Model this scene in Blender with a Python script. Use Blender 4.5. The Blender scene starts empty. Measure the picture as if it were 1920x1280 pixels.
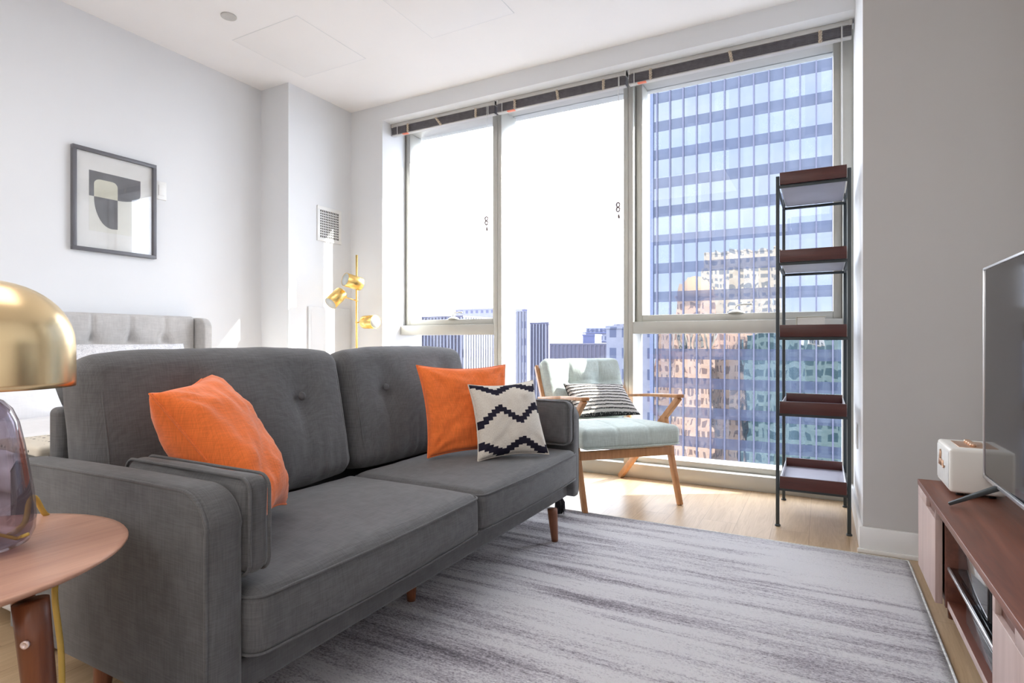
import bpy, bmesh, math, random
from mathutils import Vector, Matrix, noise as mnoise
random.seed(7)
S = bpy.context.scene
COL = S.collection
PI = math.pi

# ------------------------------------------------------------------ camera
cam_d = bpy.data.cameras.new('camera'); cam = bpy.data.objects.new('camera', cam_d); COL.objects.link(cam)
cam.location = (0, 0, 0.9); cam.rotation_euler = (PI/2, 0, math.radians(28.2817))
cam_d.sensor_width = 36; cam_d.lens = 20.2125; cam_d.clip_start = .02; cam_d.clip_end = 2000
S.camera = cam

# ------------------------------------------------------------------ view, sky, sun
S.view_settings.view_transform = 'Standard'; S.view_settings.look = 'None'
S.view_settings.gamma = 1; S.view_settings.use_curve_mapping = False
S.view_settings.exposure = 0.29
SKY = 8.0
SUN = 14.0
ROOM_FILL = 66.0  # power of the added fill lights
w = bpy.data.worlds.new('sky'); S.world = w; w.use_nodes = True
nt = w.node_tree; nt.nodes.clear()
def wn(t, **k):
    n = nt.nodes.new(t)
    for a, b in k.items(): setattr(n, a, b)
    return n
tc = wn('ShaderNodeTexCoord'); sep = wn('ShaderNodeSeparateXYZ')
nt.links.new(tc.outputs['Generated'], sep.inputs[0])
mr = wn('ShaderNodeMapRange'); mr.inputs[1].default_value = -0.7; mr.inputs[2].default_value = 0.45
nt.links.new(sep.outputs['Y'], mr.inputs[0])
mix = wn('ShaderNodeMix', data_type='RGBA')
mix.inputs[6].default_value = (.40, .445, .545, 1); mix.inputs[7].default_value = (.93, .95, 1.0, 1)
nt.links.new(mr.outputs[0], mix.inputs[0])
mp = wn('ShaderNodeMapping'); mp.inputs['Scale'].default_value = (1.2, 1.2, 7)
nt.links.new(tc.outputs['Generated'], mp.inputs[0])
nz = wn('ShaderNodeTexNoise'); nz.inputs['Scale'].default_value = 2.6; nz.inputs['Detail'].default_value = 5
nt.links.new(mp.outputs[0], nz.inputs['Vector'])
cr = wn('ShaderNodeValToRGB'); cr.color_ramp.elements[0].position = .42; cr.color_ramp.elements[1].position = .6
cr.color_ramp.elements[0].color = (.86, .9, 1, 1); cr.color_ramp.elements[1].color = (1, 1, 1, 1)
nt.links.new(nz.outputs['Fac'], cr.inputs[0])
mul = wn('ShaderNodeMix', data_type='RGBA', blend_type='MULTIPLY'); mul.inputs[0].default_value = 1
nt.links.new(mix.outputs[2], mul.inputs[6]); nt.links.new(cr.outputs[0], mul.inputs[7])
bg = wn('ShaderNodeBackground'); bg.inputs[1].default_value = SKY
wo = wn('ShaderNodeOutputWorld')
nt.links.new(mul.outputs[2], bg.inputs[0]); nt.links.new(bg.outputs[0], wo.inputs[0])

sd = bpy.data.lights.new('sun', 'SUN'); sd.energy = SUN; sd.angle = math.radians(.6); sd.color = (1, .95, .87)
so = bpy.data.objects.new('sun', sd); COL.objects.link(so)
so.rotation_euler = Vector((-.85, -.52, -.63)).to_track_quat('-Z', 'Y').to_euler(); so.location = (20, 20, 20)

def area(name, loc, sx, sy, e, color=(1, .975, .96), rot=(0, 0, 0)):
    d = bpy.data.lights.new(name, 'AREA'); d.shape = 'RECTANGLE'; d.size = sx; d.size_y = sy; d.energy = e; d.color = color
    o = bpy.data.objects.new(name, d); COL.objects.link(o); o.location = loc; o.rotation_euler = rot
    return o
area('fill_light', (-1.5, -1.6, 2.70), 3.2, 2.0, ROOM_FILL)  # unseen fill light, added under the ceiling behind the camera to brighten the room
area('fill_light', (-1.7, 0.9, 2.72), 1.6, 1.0, ROOM_FILL*.16)  # weaker added fill above the sofa, out of view

# ------------------------------------------------------------------ materials
MATS = {}
class NB:
    """small node-graph helper"""
    def __init__(s, name):
        s.m = bpy.data.materials.new(name); s.m.use_nodes = True; s.t = s.m.node_tree; s.t.nodes.clear()
        s.out = s.n('ShaderNodeOutputMaterial')
    def n(s, t, **k):
        x = s.t.nodes.new(t)
        for a, b in k.items(): setattr(x, a, b)
        return x
    def l(s, a, b): s.t.links.new(a, b)
    def coord(s, kind='Object', scale=(1, 1, 1), rot=(0, 0, 0), loc=(0, 0, 0)):
        c = s.n('ShaderNodeTexCoord'); m = s.n('ShaderNodeMapping')
        m.inputs['Scale'].default_value = scale; m.inputs['Rotation'].default_value = rot; m.inputs['Location'].default_value = loc
        s.l(c.outputs[kind], m.inputs[0]); return m.outputs[0]
    def noise(s, vec, scale=5, detail=3, rough=.5, dist=0):
        x = s.n('ShaderNodeTexNoise'); x.inputs['Scale'].default_value = scale; x.inputs['Detail'].default_value = detail
        x.inputs['Roughness'].default_value = rough; x.inputs['Distortion'].default_value = dist
        if vec is not None: s.l(vec, x.inputs['Vector'])
        return x.outputs['Fac']
    def ramp(s, fac, stops, interp='LINEAR'):
        x = s.n('ShaderNodeValToRGB'); r = x.color_ramp; r.interpolation = interp
        while len(r.elements) < len(stops): r.elements.new(.5)
        for e, (p, c) in zip(r.elements, stops): e.position = p; e.color = (*c, 1) if len(c) == 3 else c
        s.l(fac, x.inputs[0]); return x.outputs[0]
    def math(s, op, a, b=None, c=None, clamp=False):
        x = s.n('ShaderNodeMath', operation=op); x.use_clamp = clamp
        for i, v in enumerate((a, b, c)):
            if v is None: continue
            if isinstance(v, (int, float)): x.inputs[i].default_value = v
            else: s.l(v, x.inputs[i])
        return x.outputs[0]
    def mixc(s, f, a, b, mode='MIX'):
        x = s.n('ShaderNodeMix', data_type='RGBA', blend_type=mode)
        for i, v in ((0, f), (6, a), (7, b)):
            if isinstance(v, (int, float)): x.inputs[i].default_value = v
            elif isinstance(v, tuple): x.inputs[i].default_value = (*v, 1)
            else: s.l(v, x.inputs[i])
        return x.outputs[2]
    def bump(s, h, strength=.3, dist=.01):
        x = s.n('ShaderNodeBump'); x.inputs['Strength'].default_value = strength; x.inputs['Distance'].default_value = dist
        s.l(h, x.inputs['Height']); return x.outputs[0]
    def pbr(s, col, rough=.5, metal=0, normal=None, spec=.5, sheen=0, coat=0, link=True):
        p = s.n('ShaderNodeBsdfPrincipled')
        if isinstance(col, tuple): p.inputs['Base Color'].default_value = (*col, 1)
        else: s.l(col, p.inputs['Base Color'])
        if isinstance(rough, (int, float)): p.inputs['Roughness'].default_value = rough
        else: s.l(rough, p.inputs['Roughness'])
        p.inputs['Metallic'].default_value = metal; p.inputs['Specular IOR Level'].default_value = spec
        p.inputs['Sheen Weight'].default_value = sheen; p.inputs['Coat Weight'].default_value = coat
        if normal is not None: s.l(normal, p.inputs['Normal'])
        if link: s.l(p.outputs[0], s.out.inputs[0])
        return p
def reg(k, nb): MATS[k] = nb.m; return nb.m
def plain(k, col, rough=.5, metal=0, spec=.5, var=.04, nscale=8, bump=0, coat=0):
    b = NB(k); v = b.coord(); n = b.noise(v, nscale, 4)
    lo = tuple(max(0, c*(1-var)) for c in col); hi = tuple(min(1, c*(1+var)) for c in col)
    c = b.ramp(n, [(.35, lo), (.65, hi)])
    nm = b.bump(b.noise(b.coord(), nscale*30, 2), bump, .002) if bump else None
    b.pbr(c, rough, metal, nm, spec, coat=coat); return reg(k, b)

plain('wall_paint', (.79, .805, .822), .75, var=.012, nscale=2, bump=.05, spec=.2)
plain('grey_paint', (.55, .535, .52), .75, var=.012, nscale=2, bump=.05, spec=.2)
plain('ceiling_paint', (.93, .925, .925), .85, var=.01, nscale=2, spec=.15)
plain('trim_paint', (.80, .80, .79), .4, var=.01)
plain('aluminium', (.52, .515, .475), .38, metal=.25, var=.02)
plain('headrail', (.58, .57, .55), .4, metal=.1)
plain('gasket', (.16, .155, .14), .6)
plain('slat', (.135, .125, .138), .45, var=.15, nscale=30)
plain('bottom_rail', (.55, .54, .53), .4)
plain('red_tag', (.85, .25, .16), .5)
plain('cord_tan', (.62, .53, .42), .8, var=.25, nscale=120, bump=.5)
plain('cord_white', (.75, .74, .72), .7)
plain('tassel_brown', (.19, .15, .15), .5)
plain('vent_dark', (.03, .028, .028), .7)
plain('white_plastic', (.82, .82, .80), .35)
plain('cream_plastic', (.80, .78, .73), .38, var=.01, nscale=3)
plain('grille_cloth', (.70, .70, .68), .8, bump=.4, nscale=30)
plain('black_plastic', (.012, .012, .014), .35)
plain('black_metal', (.045, .055, .06), .42, metal=.3)
plain('silver', (.72, .72, .74), .28, metal=.85)
plain('copper', (.66, .44, .31), .35, metal=.8)
plain('brass_lamp', (.90, .70, .40), .27, metal=1, var=.05)
plain('brass_gold', (.95, .66, .24), .27, metal=1, var=.04)
plain('gold_cord', (.66, .45, .10), .6, bump=.3)
plain('lamp_inside', (.55, .58, .58), .5)
plain('bulb_glass', (.88, .88, .88), .25)
plain('frame_grey', (.13, .13, .145), .4)
plain('mat_board', (.84, .84, .82), .8)
plain('print_grey', (.20, .20, .215), .7, var=.15, nscale=6)
plain('print_cream', (.72, .71, .60), .7)
plain('print_paper', (.80, .80, .74), .8)
plain('tray_top', (.34, .33, .39), .4, var=.05)
plain('tray_side', (.66, .65, .68), .35, metal=.3)
plain('button_cloth', (.095, .095, .10), .9, var=.2, nscale=80)
plain('tassel_dark', (.035, .033, .04), .95, var=.4, nscale=60)
plain('book_cream', (.74, .72, .60), .7)
plain('book_paper', (.80, .79, .74), .8)
plain('device_dark', (.02, .021, .023), .3)
plain('screw_metal', (.75, .62, .60), .35, metal=.7)
plain('sign_blue', (.10, .11, .20), .6)

def wood(k, c1, c2, rough=.35, scale=(1, 1, 1), rings=6, axis='Y', spec=.5, coat=0, stretch=.07):
    b = NB(k)
    sc = {'X': (stretch, 1, 1), 'Y': (1, stretch, 1), 'Z': (1, 1, stretch)}[axis]
    sc = tuple(a*q for a, q in zip(sc, scale))
    v = b.coord('Object', sc)
    n1 = b.noise(v, rings*3, 5, .6, .8); n2 = b.noise(v, rings*22, 3, .6)
    f = b.math('ADD', b.math('MULTIPLY', n1, .7), b.math('MULTIPLY', n2, .3))
    c = b.ramp(f, [(.36, c1), (.64, c2)])
    b.pbr(c, b.math('ADD', rough-.06, b.math('MULTIPLY', n2, .14)), 0, b.bump(n2, .12, .002), spec, coat=coat); return reg(k, b)
wood('walnut_table', (.44, .235, .165), (.60, .35, .25), .38, axis='Y')
wood('walnut_leg', (.10, .026, .010), (.21, .065, .024), .30, axis='Z')
wood('sofa_leg_wood', (.17, .058, .026), (.30, .115, .055), .38, axis='Z')
wood('console_top', (.10, .028, .014), (.23, .080, .045), .42, axis='Y', rings=5)
wood('console_front', (.42, .30, .265), (.54, .41, .37), .45, axis='Z', rings=5)
wood('console_inside', (.085, .024, .012), (.17, .055, .032), .4, axis='Y')
wood('chair_wood', (.42, .19, .075), (.62, .32, .15), .38, axis='Z')
wood('tray_wood', (.050, .012, .010), (.090, .022, .017), .36, axis='X')

def fabric(k, col, var=.25, slub=True, wr=.25, sheen=.2, scale=1.0, bumpd=.004):
    b = NB(k)
    a = b.noise(b.coord('Object', (420*scale, 22*scale, 22*scale)), 1, 2)
    c = b.noise(b.coord('Object', (22*scale, 420*scale, 22*scale)), 1, 2)
    d = b.noise(b.coord('Object', (22*scale, 22*scale, 420*scale)), 1, 2)
    s = b.math('ADD', b.math('ADD', a, c), d)          # ~1.5 mean
    f = b.math('MULTIPLY', s, .3333)
    big = b.noise(b.coord(), 5*scale, 3)
    lo = tuple(q*(1-var) for q in col); hi = tuple(min(1, q*(1+var)) for q in col)
    cc = b.ramp(f, [(.40, lo), (.60, hi)])
    cc = b.mixc(.25, cc, b.ramp(big, [(.3, tuple(q*.75 for q in col)), (.7, tuple(min(1, q*1.2) for q in col))]))
    wrk = b.noise(b.coord(), 9*scale, 3, .5, .6)
    h = b.math('ADD', b.math('MULTIPLY', f, .12), b.math('MULTIPLY', wrk, wr))
    b.pbr(cc, .92, 0, b.bump(h, .5, bumpd*4), .2, sheen=sheen); return reg(k, b)
fabric('sofa_cloth', (.114, .114, .117), .22, wr=.12)
fabric('bed_cloth', (.52, .505, .49), .12, wr=.08)
fabric('mint_cloth', (.50, .57, .545), .16, wr=.12)
fabric('orange_cloth', (.84, .185, .040), .14, wr=.5, sheen=.3)
fabric('white_linen', (.84, .84, .86), .03, wr=.9, sheen=.1, scale=.6)

# rope-stripe cushion cloth
b = NB('rope_cloth'); uv = b.n('ShaderNodeUVMap'); sp = b.n('ShaderNodeSeparateXYZ'); b.l(uv.outputs[0], sp.inputs[0])
wv = b.noise(b.coord('UV', (26, 2.2, 1)), 1, 3)
v2 = b.math('ADD', sp.outputs['Y'], b.math('MULTIPLY', b.math('SUBTRACT', wv, .5), .035))
saw = b.math('FRACT', b.math('MULTIPLY', v2, 10.0))
stripe = b.math('LESS_THAN', saw, .33)
br = b.noise(b.coord('UV', (70, 60, 1)), 1, 3)
stripe2 = b.math('MULTIPLY', stripe, b.math('GREATER_THAN', br, .40))
cl = b.mixc(stripe2, b.ramp(b.noise(b.coord('UV', (90, 90, 1)), 1, 2), [(.3, (.42, .40, .38)), (.7, (.62, .60, .57))]), (.035, .034, .036))
b.pbr(cl, .95, 0, b.bump(b.math('ADD', b.math('SINE', b.math('MULTIPLY', v2, 62.8)), br), .8, .004), .1); reg('rope_cloth', b)

# stepped zigzag cushion cloth
b = NB('kilim_cloth'); uv = b.n('ShaderNodeUVMap'); sp = b.n('ShaderNodeSeparateXYZ'); b.l(uv.outputs[0], sp.inputs[0])
U, V = sp.outputs['X'], sp.outputs['Y']
q = b.math('DIVIDE', b.math('FLOOR', b.math('MULTIPLY', U, 17)), 17)
# triangle wave, peak at .28, period .58
t = b.math('FRACT', b.math('DIVIDE', b.math('ADD', q, .58*2-.28), .58))
T = b.math('MULTIPLY', b.math('ABSOLUTE', b.math('SUBTRACT', t, .5)), 2)
def band(base, amp, wd):
    c = b.math('ADD', b.math('MULTIPLY', T, amp), base)
    return b.math('LESS_THAN', b.math('ABSOLUTE', b.math('SUBTRACT', V, c)), wd)
m = b.math('MAXIMUM', b.math('MAXIMUM', band(.43, .21, .052), band(.17, -.15, .05)), band(.99, -.13, .046))
geo = b.n('ShaderNodeNewGeometry')
base = b.ramp(b.noise(b.coord('UV', (150, 60, 1)), 1, 3), [(.3, (.58, .53, .46)), (.7, (.76, .72, .65))])
cl = b.mixc(m, base, (.022, .02, .034))
b.pbr(cl, .95, 0, b.bump(b.noise(b.coord('UV', (150, 150, 1)), 1, 2), .5, .003), .1); reg('kilim_cloth', b)

# patterned bed linen
b = NB('speckled_linen'); n = b.noise(b.coord(), 45, 3, .6, 1.5)
b.pbr(b.ramp(n, [(.46, (.82, .82, .84)), (.5, (.5, .51, .55)), (.54, (.84, .84, .86))]), .9, 0, b.bump(b.noise(b.coord(), 12, 3), .5, .02)); reg('speckled_linen', b)
# dotted throw
b = NB('dotted_throw'); vo = b.n('ShaderNodeTexVoronoi'); vo.inputs['Scale'].default_value = 42; vo.inputs['Randomness'].default_value = .1
b.l(b.coord(), vo.inputs['Vector'])
b.pbr(b.ramp(vo.outputs['Distance'], [(.22, (.03, .03, .03)), (.27, (.66, .61, .52))], 'CONSTANT'), .9); reg('dotted_throw', b)

# oak floor
b = NB('oak_floor'); bt = b.n('ShaderNodeTexBrick'); v = b.coord('Object', (1, 1, 1), (0, 0, PI/2), (.03, .05, 0)); b.l(v, bt.inputs['Vector'])
bt.inputs['Scale'].default_value = 1; bt.inputs['Brick Width'].default_value = 1.5; bt.inputs['Row Height'].default_value = .16
bt.inputs['Mortar Size'].default_value = .0012; bt.inputs['Mortar Smooth'].default_value = .3
bt.inputs['Color1'].default_value = (.0, .0, .0, 1); bt.inputs['Color2'].default_value = (1, 1, 1, 1); bt.inputs['Mortar'].default_value = (.5, .5, .5, 1)
pl = bt.outputs['Color']
off = b.n('ShaderNodeVectorMath', operation='MULTIPLY_ADD'); b.l(pl, off.inputs[0]); off.inputs[1].default_value = (7, 3, 5); b.l(b.coord('Object', (7, .8, 7)), off.inputs[2])
g = b.noise(off.outputs[0], 1.6, 4, .55, 1.4)
g2 = b.noise(b.coord('Object', (160, 6, 6)), 1, 3)
wvx = b.math('SINE', b.math('MULTIPLY', g, 46))
f = b.math('ADD', b.math('MULTIPLY', g, .55), b.math('ADD', b.math('MULTIPLY', wvx, .035), b.math('MULTIPLY', g2, .3)))
c = b.ramp(f, [(.28, (.37, .245, .135)), (.58, (.56, .41, .26))])
c = b.mixc(.22, c, b.mixc(b.math('MULTIPLY', 1.0, pl), (.42, .29, .17), (.62, .47, .31)))
c = b.mixc(b.math('MULTIPLY', bt.outputs['Fac'], .6), c, (.2, .12, .06))
b.pbr(c, .36, 0, b.bump(b.math('SUBTRACT', b.math('MULTIPLY', g2, .3), bt.outputs['Fac']), .15, .002), .5); reg('oak_floor', b)

# streaked rug
b = NB('rug_pile'); cd = b.n('ShaderNodeTexCoord'); sp = b.n('ShaderNodeSeparateXYZ'); b.l(cd.outputs['Object'], sp.inputs[0])
st = b.noise(b.coord('Object', (1.1, 15, 1)), 1, 5, .62, .3)
st2 = b.noise(b.coord('Object', (5, 90, 1), loc=(3, 1, 0)), 1, 3, .6)
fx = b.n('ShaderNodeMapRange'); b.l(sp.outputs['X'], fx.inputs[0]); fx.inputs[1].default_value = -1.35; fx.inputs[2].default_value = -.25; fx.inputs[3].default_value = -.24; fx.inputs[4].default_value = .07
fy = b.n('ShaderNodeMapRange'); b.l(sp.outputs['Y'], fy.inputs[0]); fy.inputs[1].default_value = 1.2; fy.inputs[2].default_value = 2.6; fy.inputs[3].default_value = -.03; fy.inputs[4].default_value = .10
def line(y0, wd, amt, x0, x1):
    wob = b.math('ADD', sp.outputs['Y'], b.math('MULTIPLY', b.math('SUBTRACT', b.noise(b.coord(), 2.5, 2), .5), .05))
    d = b.math('SUBTRACT', 1, b.math('DIVIDE', b.math('ABSOLUTE', b.math('SUBTRACT', wob, y0)), wd), clamp=True)
    r = b.n('ShaderNodeMapRange'); b.l(sp.outputs['X'], r.inputs[0]); r.inputs[1].default_value = x0; r.inputs[2].default_value = x1; r.inputs[3].default_value = amt; r.inputs[4].default_value = 0
    return b.math('MULTIPLY', d, r.outputs[0])
f = b.math('ADD', b.math('MULTIPLY', st, 2.1), b.math('MULTIPLY', st2, .42))
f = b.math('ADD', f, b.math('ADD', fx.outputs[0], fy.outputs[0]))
f = b.math('ADD', f, b.math('ADD', line(1.345, .035, .55, -1.3, -.45), line(1.22, .11, -.22, -1.2, -.5)))
f = b.math('ADD', f, b.math('ADD', line(1.95, .035, -.26, -1.2, -.2), line(1.52, .12, -.15, -1.3, -.5)))
f = b.math('ADD', b.math('SUBTRACT', f, .98), b.math('MULTIPLY', b.noise(b.coord('Object', (.8, 3.2, 1), loc=(5, 2, 0)), 1, 3), .75))
pile = b.noise(b.coord('Object', (1, 1.3, 1)), 150, 3, .7)
pile2 = b.noise(b.coord('Object', (60, 150, 1)), 1, 3, .7)
f = b.math('ADD', f, b.math('MULTIPLY', b.math('SUBTRACT', pile, .5), 1.1)); f = b.math('ADD', f, b.math('MULTIPLY', b.math('SUBTRACT', pile2, .5), .85))
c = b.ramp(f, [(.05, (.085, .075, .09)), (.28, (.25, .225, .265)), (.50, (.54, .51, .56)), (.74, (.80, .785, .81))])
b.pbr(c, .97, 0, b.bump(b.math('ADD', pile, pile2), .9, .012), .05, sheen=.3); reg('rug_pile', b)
plain('rug_edge', (.62, .62, .60), .9, var=.2, nscale=80)

# clear glass: mostly see-through, slightly mirror-like
def glass(k, tint, refl, rough=0.0, bumpy=0):
    b = NB(k); tr = b.n('ShaderNodeBsdfTransparent'); tr.inputs[0].default_value = (*tint, 1)
    gl = b.n('ShaderNodeBsdfGlossy'); gl.inputs['Roughness'].default_value = rough
    fr = b.n('ShaderNodeLayerWeight'); fr.inputs[0].default_value = .5
    fc = b.math('ADD', .035, b.math('MULTIPLY', b.math('POWER', fr.outputs['Facing'], 4.0), .55))
    mx = b.n('ShaderNodeMixShader'); b.l(b.math('MULTIPLY', fc, refl, clamp=True), mx.inputs[0])
    b.l(tr.outputs[0], mx.inputs[1]); b.l(gl.outputs[0], mx.inputs[2]); b.l(mx.outputs[0], b.out.inputs[0]); return reg(k, b)
glass('window_glass', (.97, .985, .99), .6)
glass('picture_glass', (.97, .97, .97), 1.3)
glass('smoked_glass', (.74, .71, .75), 1.7, .01)
glass('shelf_glass', (.62, .66, .70), 1.3)
b = NB('screen'); b.pbr((.012, .012, .015), .06, 0, None, .9); reg('screen', b)
b = NB('glossy_face'); b.pbr(b.ramp(b.noise(b.coord(), 30, 2), [(.4, (.03, .032, .034)), (.6, (.06, .06, .06))]), .05, 0, None, 1.0); reg('glossy_face', b)

# tower glazing: reflective, gently warped, tinted body
def tower_glass(k, body1, body2, refl, tint, wob=.012, panel=1.8):
    b = NB(k); v = b.coord('Object'); sp = b.n('ShaderNodeSeparateXYZ'); b.l(v, sp.inputs[0])
    px = b.math('FLOOR', b.math('DIVIDE', sp.outputs['X'], panel)); pz = b.math('FLOOR', b.math('DIVIDE', b.math('ADD', sp.outputs['Z'], 400.0), 3.99))
    cx = b.n('ShaderNodeCombineXYZ'); b.l(px, cx.inputs[0]); b.l(pz, cx.inputs[1])
    wnz = b.n('ShaderNodeTexWhiteNoise'); b.l(cx.outputs[0], wnz.inputs['Vector'])
    inner = b.noise(b.coord('Object', (1.4, 1, 1.1)), 1.3, 4, .6)
    c = b.ramp(b.math('ADD', b.math('MULTIPLY', wnz.outputs[0], .55), b.math('MULTIPLY', inner, .5)), [(.25, body1), (.85, body2)])
    off = b.n('ShaderNodeVectorMath', operation='MULTIPLY_ADD'); b.l(wnz.outputs['Color'], off.inputs[0]); off.inputs[1].default_value = (5, 5, 5); b.l(b.coord('Object', (.5, .5, .22)), off.inputs[2])
    nrm = b.bump(b.noise(off.outputs[0], 1, 1), wob*10, .5)
    df = b.n('ShaderNodeBsdfDiffuse'); b.l(c, df.inputs[0])
    gl = b.n('ShaderNodeBsdfGlossy'); gl.inputs['Roughness'].default_value = .0; gl.inputs[0].default_value = (*tint, 1); b.l(nrm, gl.inputs['Normal'])
    mx = b.n('ShaderNodeMixShader'); mx.inputs[0].default_value = refl; b.l(df.outputs[0], mx.inputs[1]); b.l(gl.outputs[0], mx.inputs[2]); b.l(mx.outputs[0], b.out.inputs[0])
    return reg(k, b)
tower_glass('tower_vision', (.015, .025, .03), (.07, .09, .11), .19, (.97, .98, 1.0), .004)
tower_glass('tower_spandrel', (.062, .071, .105), (.086, .096, .132), .055, (.9, .94, 1.0), .002)  # body colour lightened and greyed to stand in for haze
plain('tower_mullion', (.12, .12, .165), .5, var=.05)
plain('tower_corner', (.13, .15, .22), .5)
def facade(k, c1, c2, win, sx, sz, w=.5, h=.5):
    """masonry block facade with a regular window grid"""
    b = NB(k); v = b.coord('Object'); sp = b.n('ShaderNodeSeparateXYZ'); b.l(v, sp.inputs[0])
    hor = b.math('ADD', sp.outputs['X'], sp.outputs['Y'])
    a = b.math('LESS_THAN', b.math('FRACT', b.math('DIVIDE', b.math('ADD', hor, 500.0), sx)), w)
    z = b.math('LESS_THAN', b.math('FRACT', b.math('DIVIDE', b.math('ADD', sp.outputs['Z'], 500.0), sz)), h)
    c = b.mixc(b.math('MULTIPLY', a, z), b.ramp(b.noise(b.coord(), .6, 4), [(.3, c1), (.7, c2)]), win)
    b.pbr(c, .8, 0, None, .2); return reg(k, b)
facade('orange_masonry', (.72, .46, .32), (.85, .60, .44), (.32, .20, .16), 2.2, 3.4, .42, .6)
facade('beige_masonry', (.62, .52, .40), (.74, .66, .54), (.28, .27, .26), 3.0, 3.4, .5, .5)
facade('green_office', (.14, .20, .20), (.20, .27, .26), (.04, .08, .09), 3.2, 3.6, .6, .6)
plain('reflect_roof', (.72, .48, .30), .8)
facade('pale_block', (.29, .275, .31), (.33, .315, .345), (.17, .165, .23), 3.2, 4.0, .5, .4)  # city colours from here on are paled and greyed to suggest haze
facade('white_block', (.24, .24, .27), (.28, .28, .31), (.11, .12, .17), 2.2, 3.6, .55, .5)
plain('purple_wall', (.115, .104, .135), .7)
plain('purple_roof', (.115, .108, .14), .8)
plain('fin_pale', (.18, .18, .21), .6)
plain('fin_dark', (.085, .080, .12), .6)
plain('haze_ground', (.13, .13, .155), .9, nscale=.02, var=.3)
plain('fin_sunlit', (.30, .30, .31), .8)  # paler fin colour: sunlight on the side face put into the paint

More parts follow.
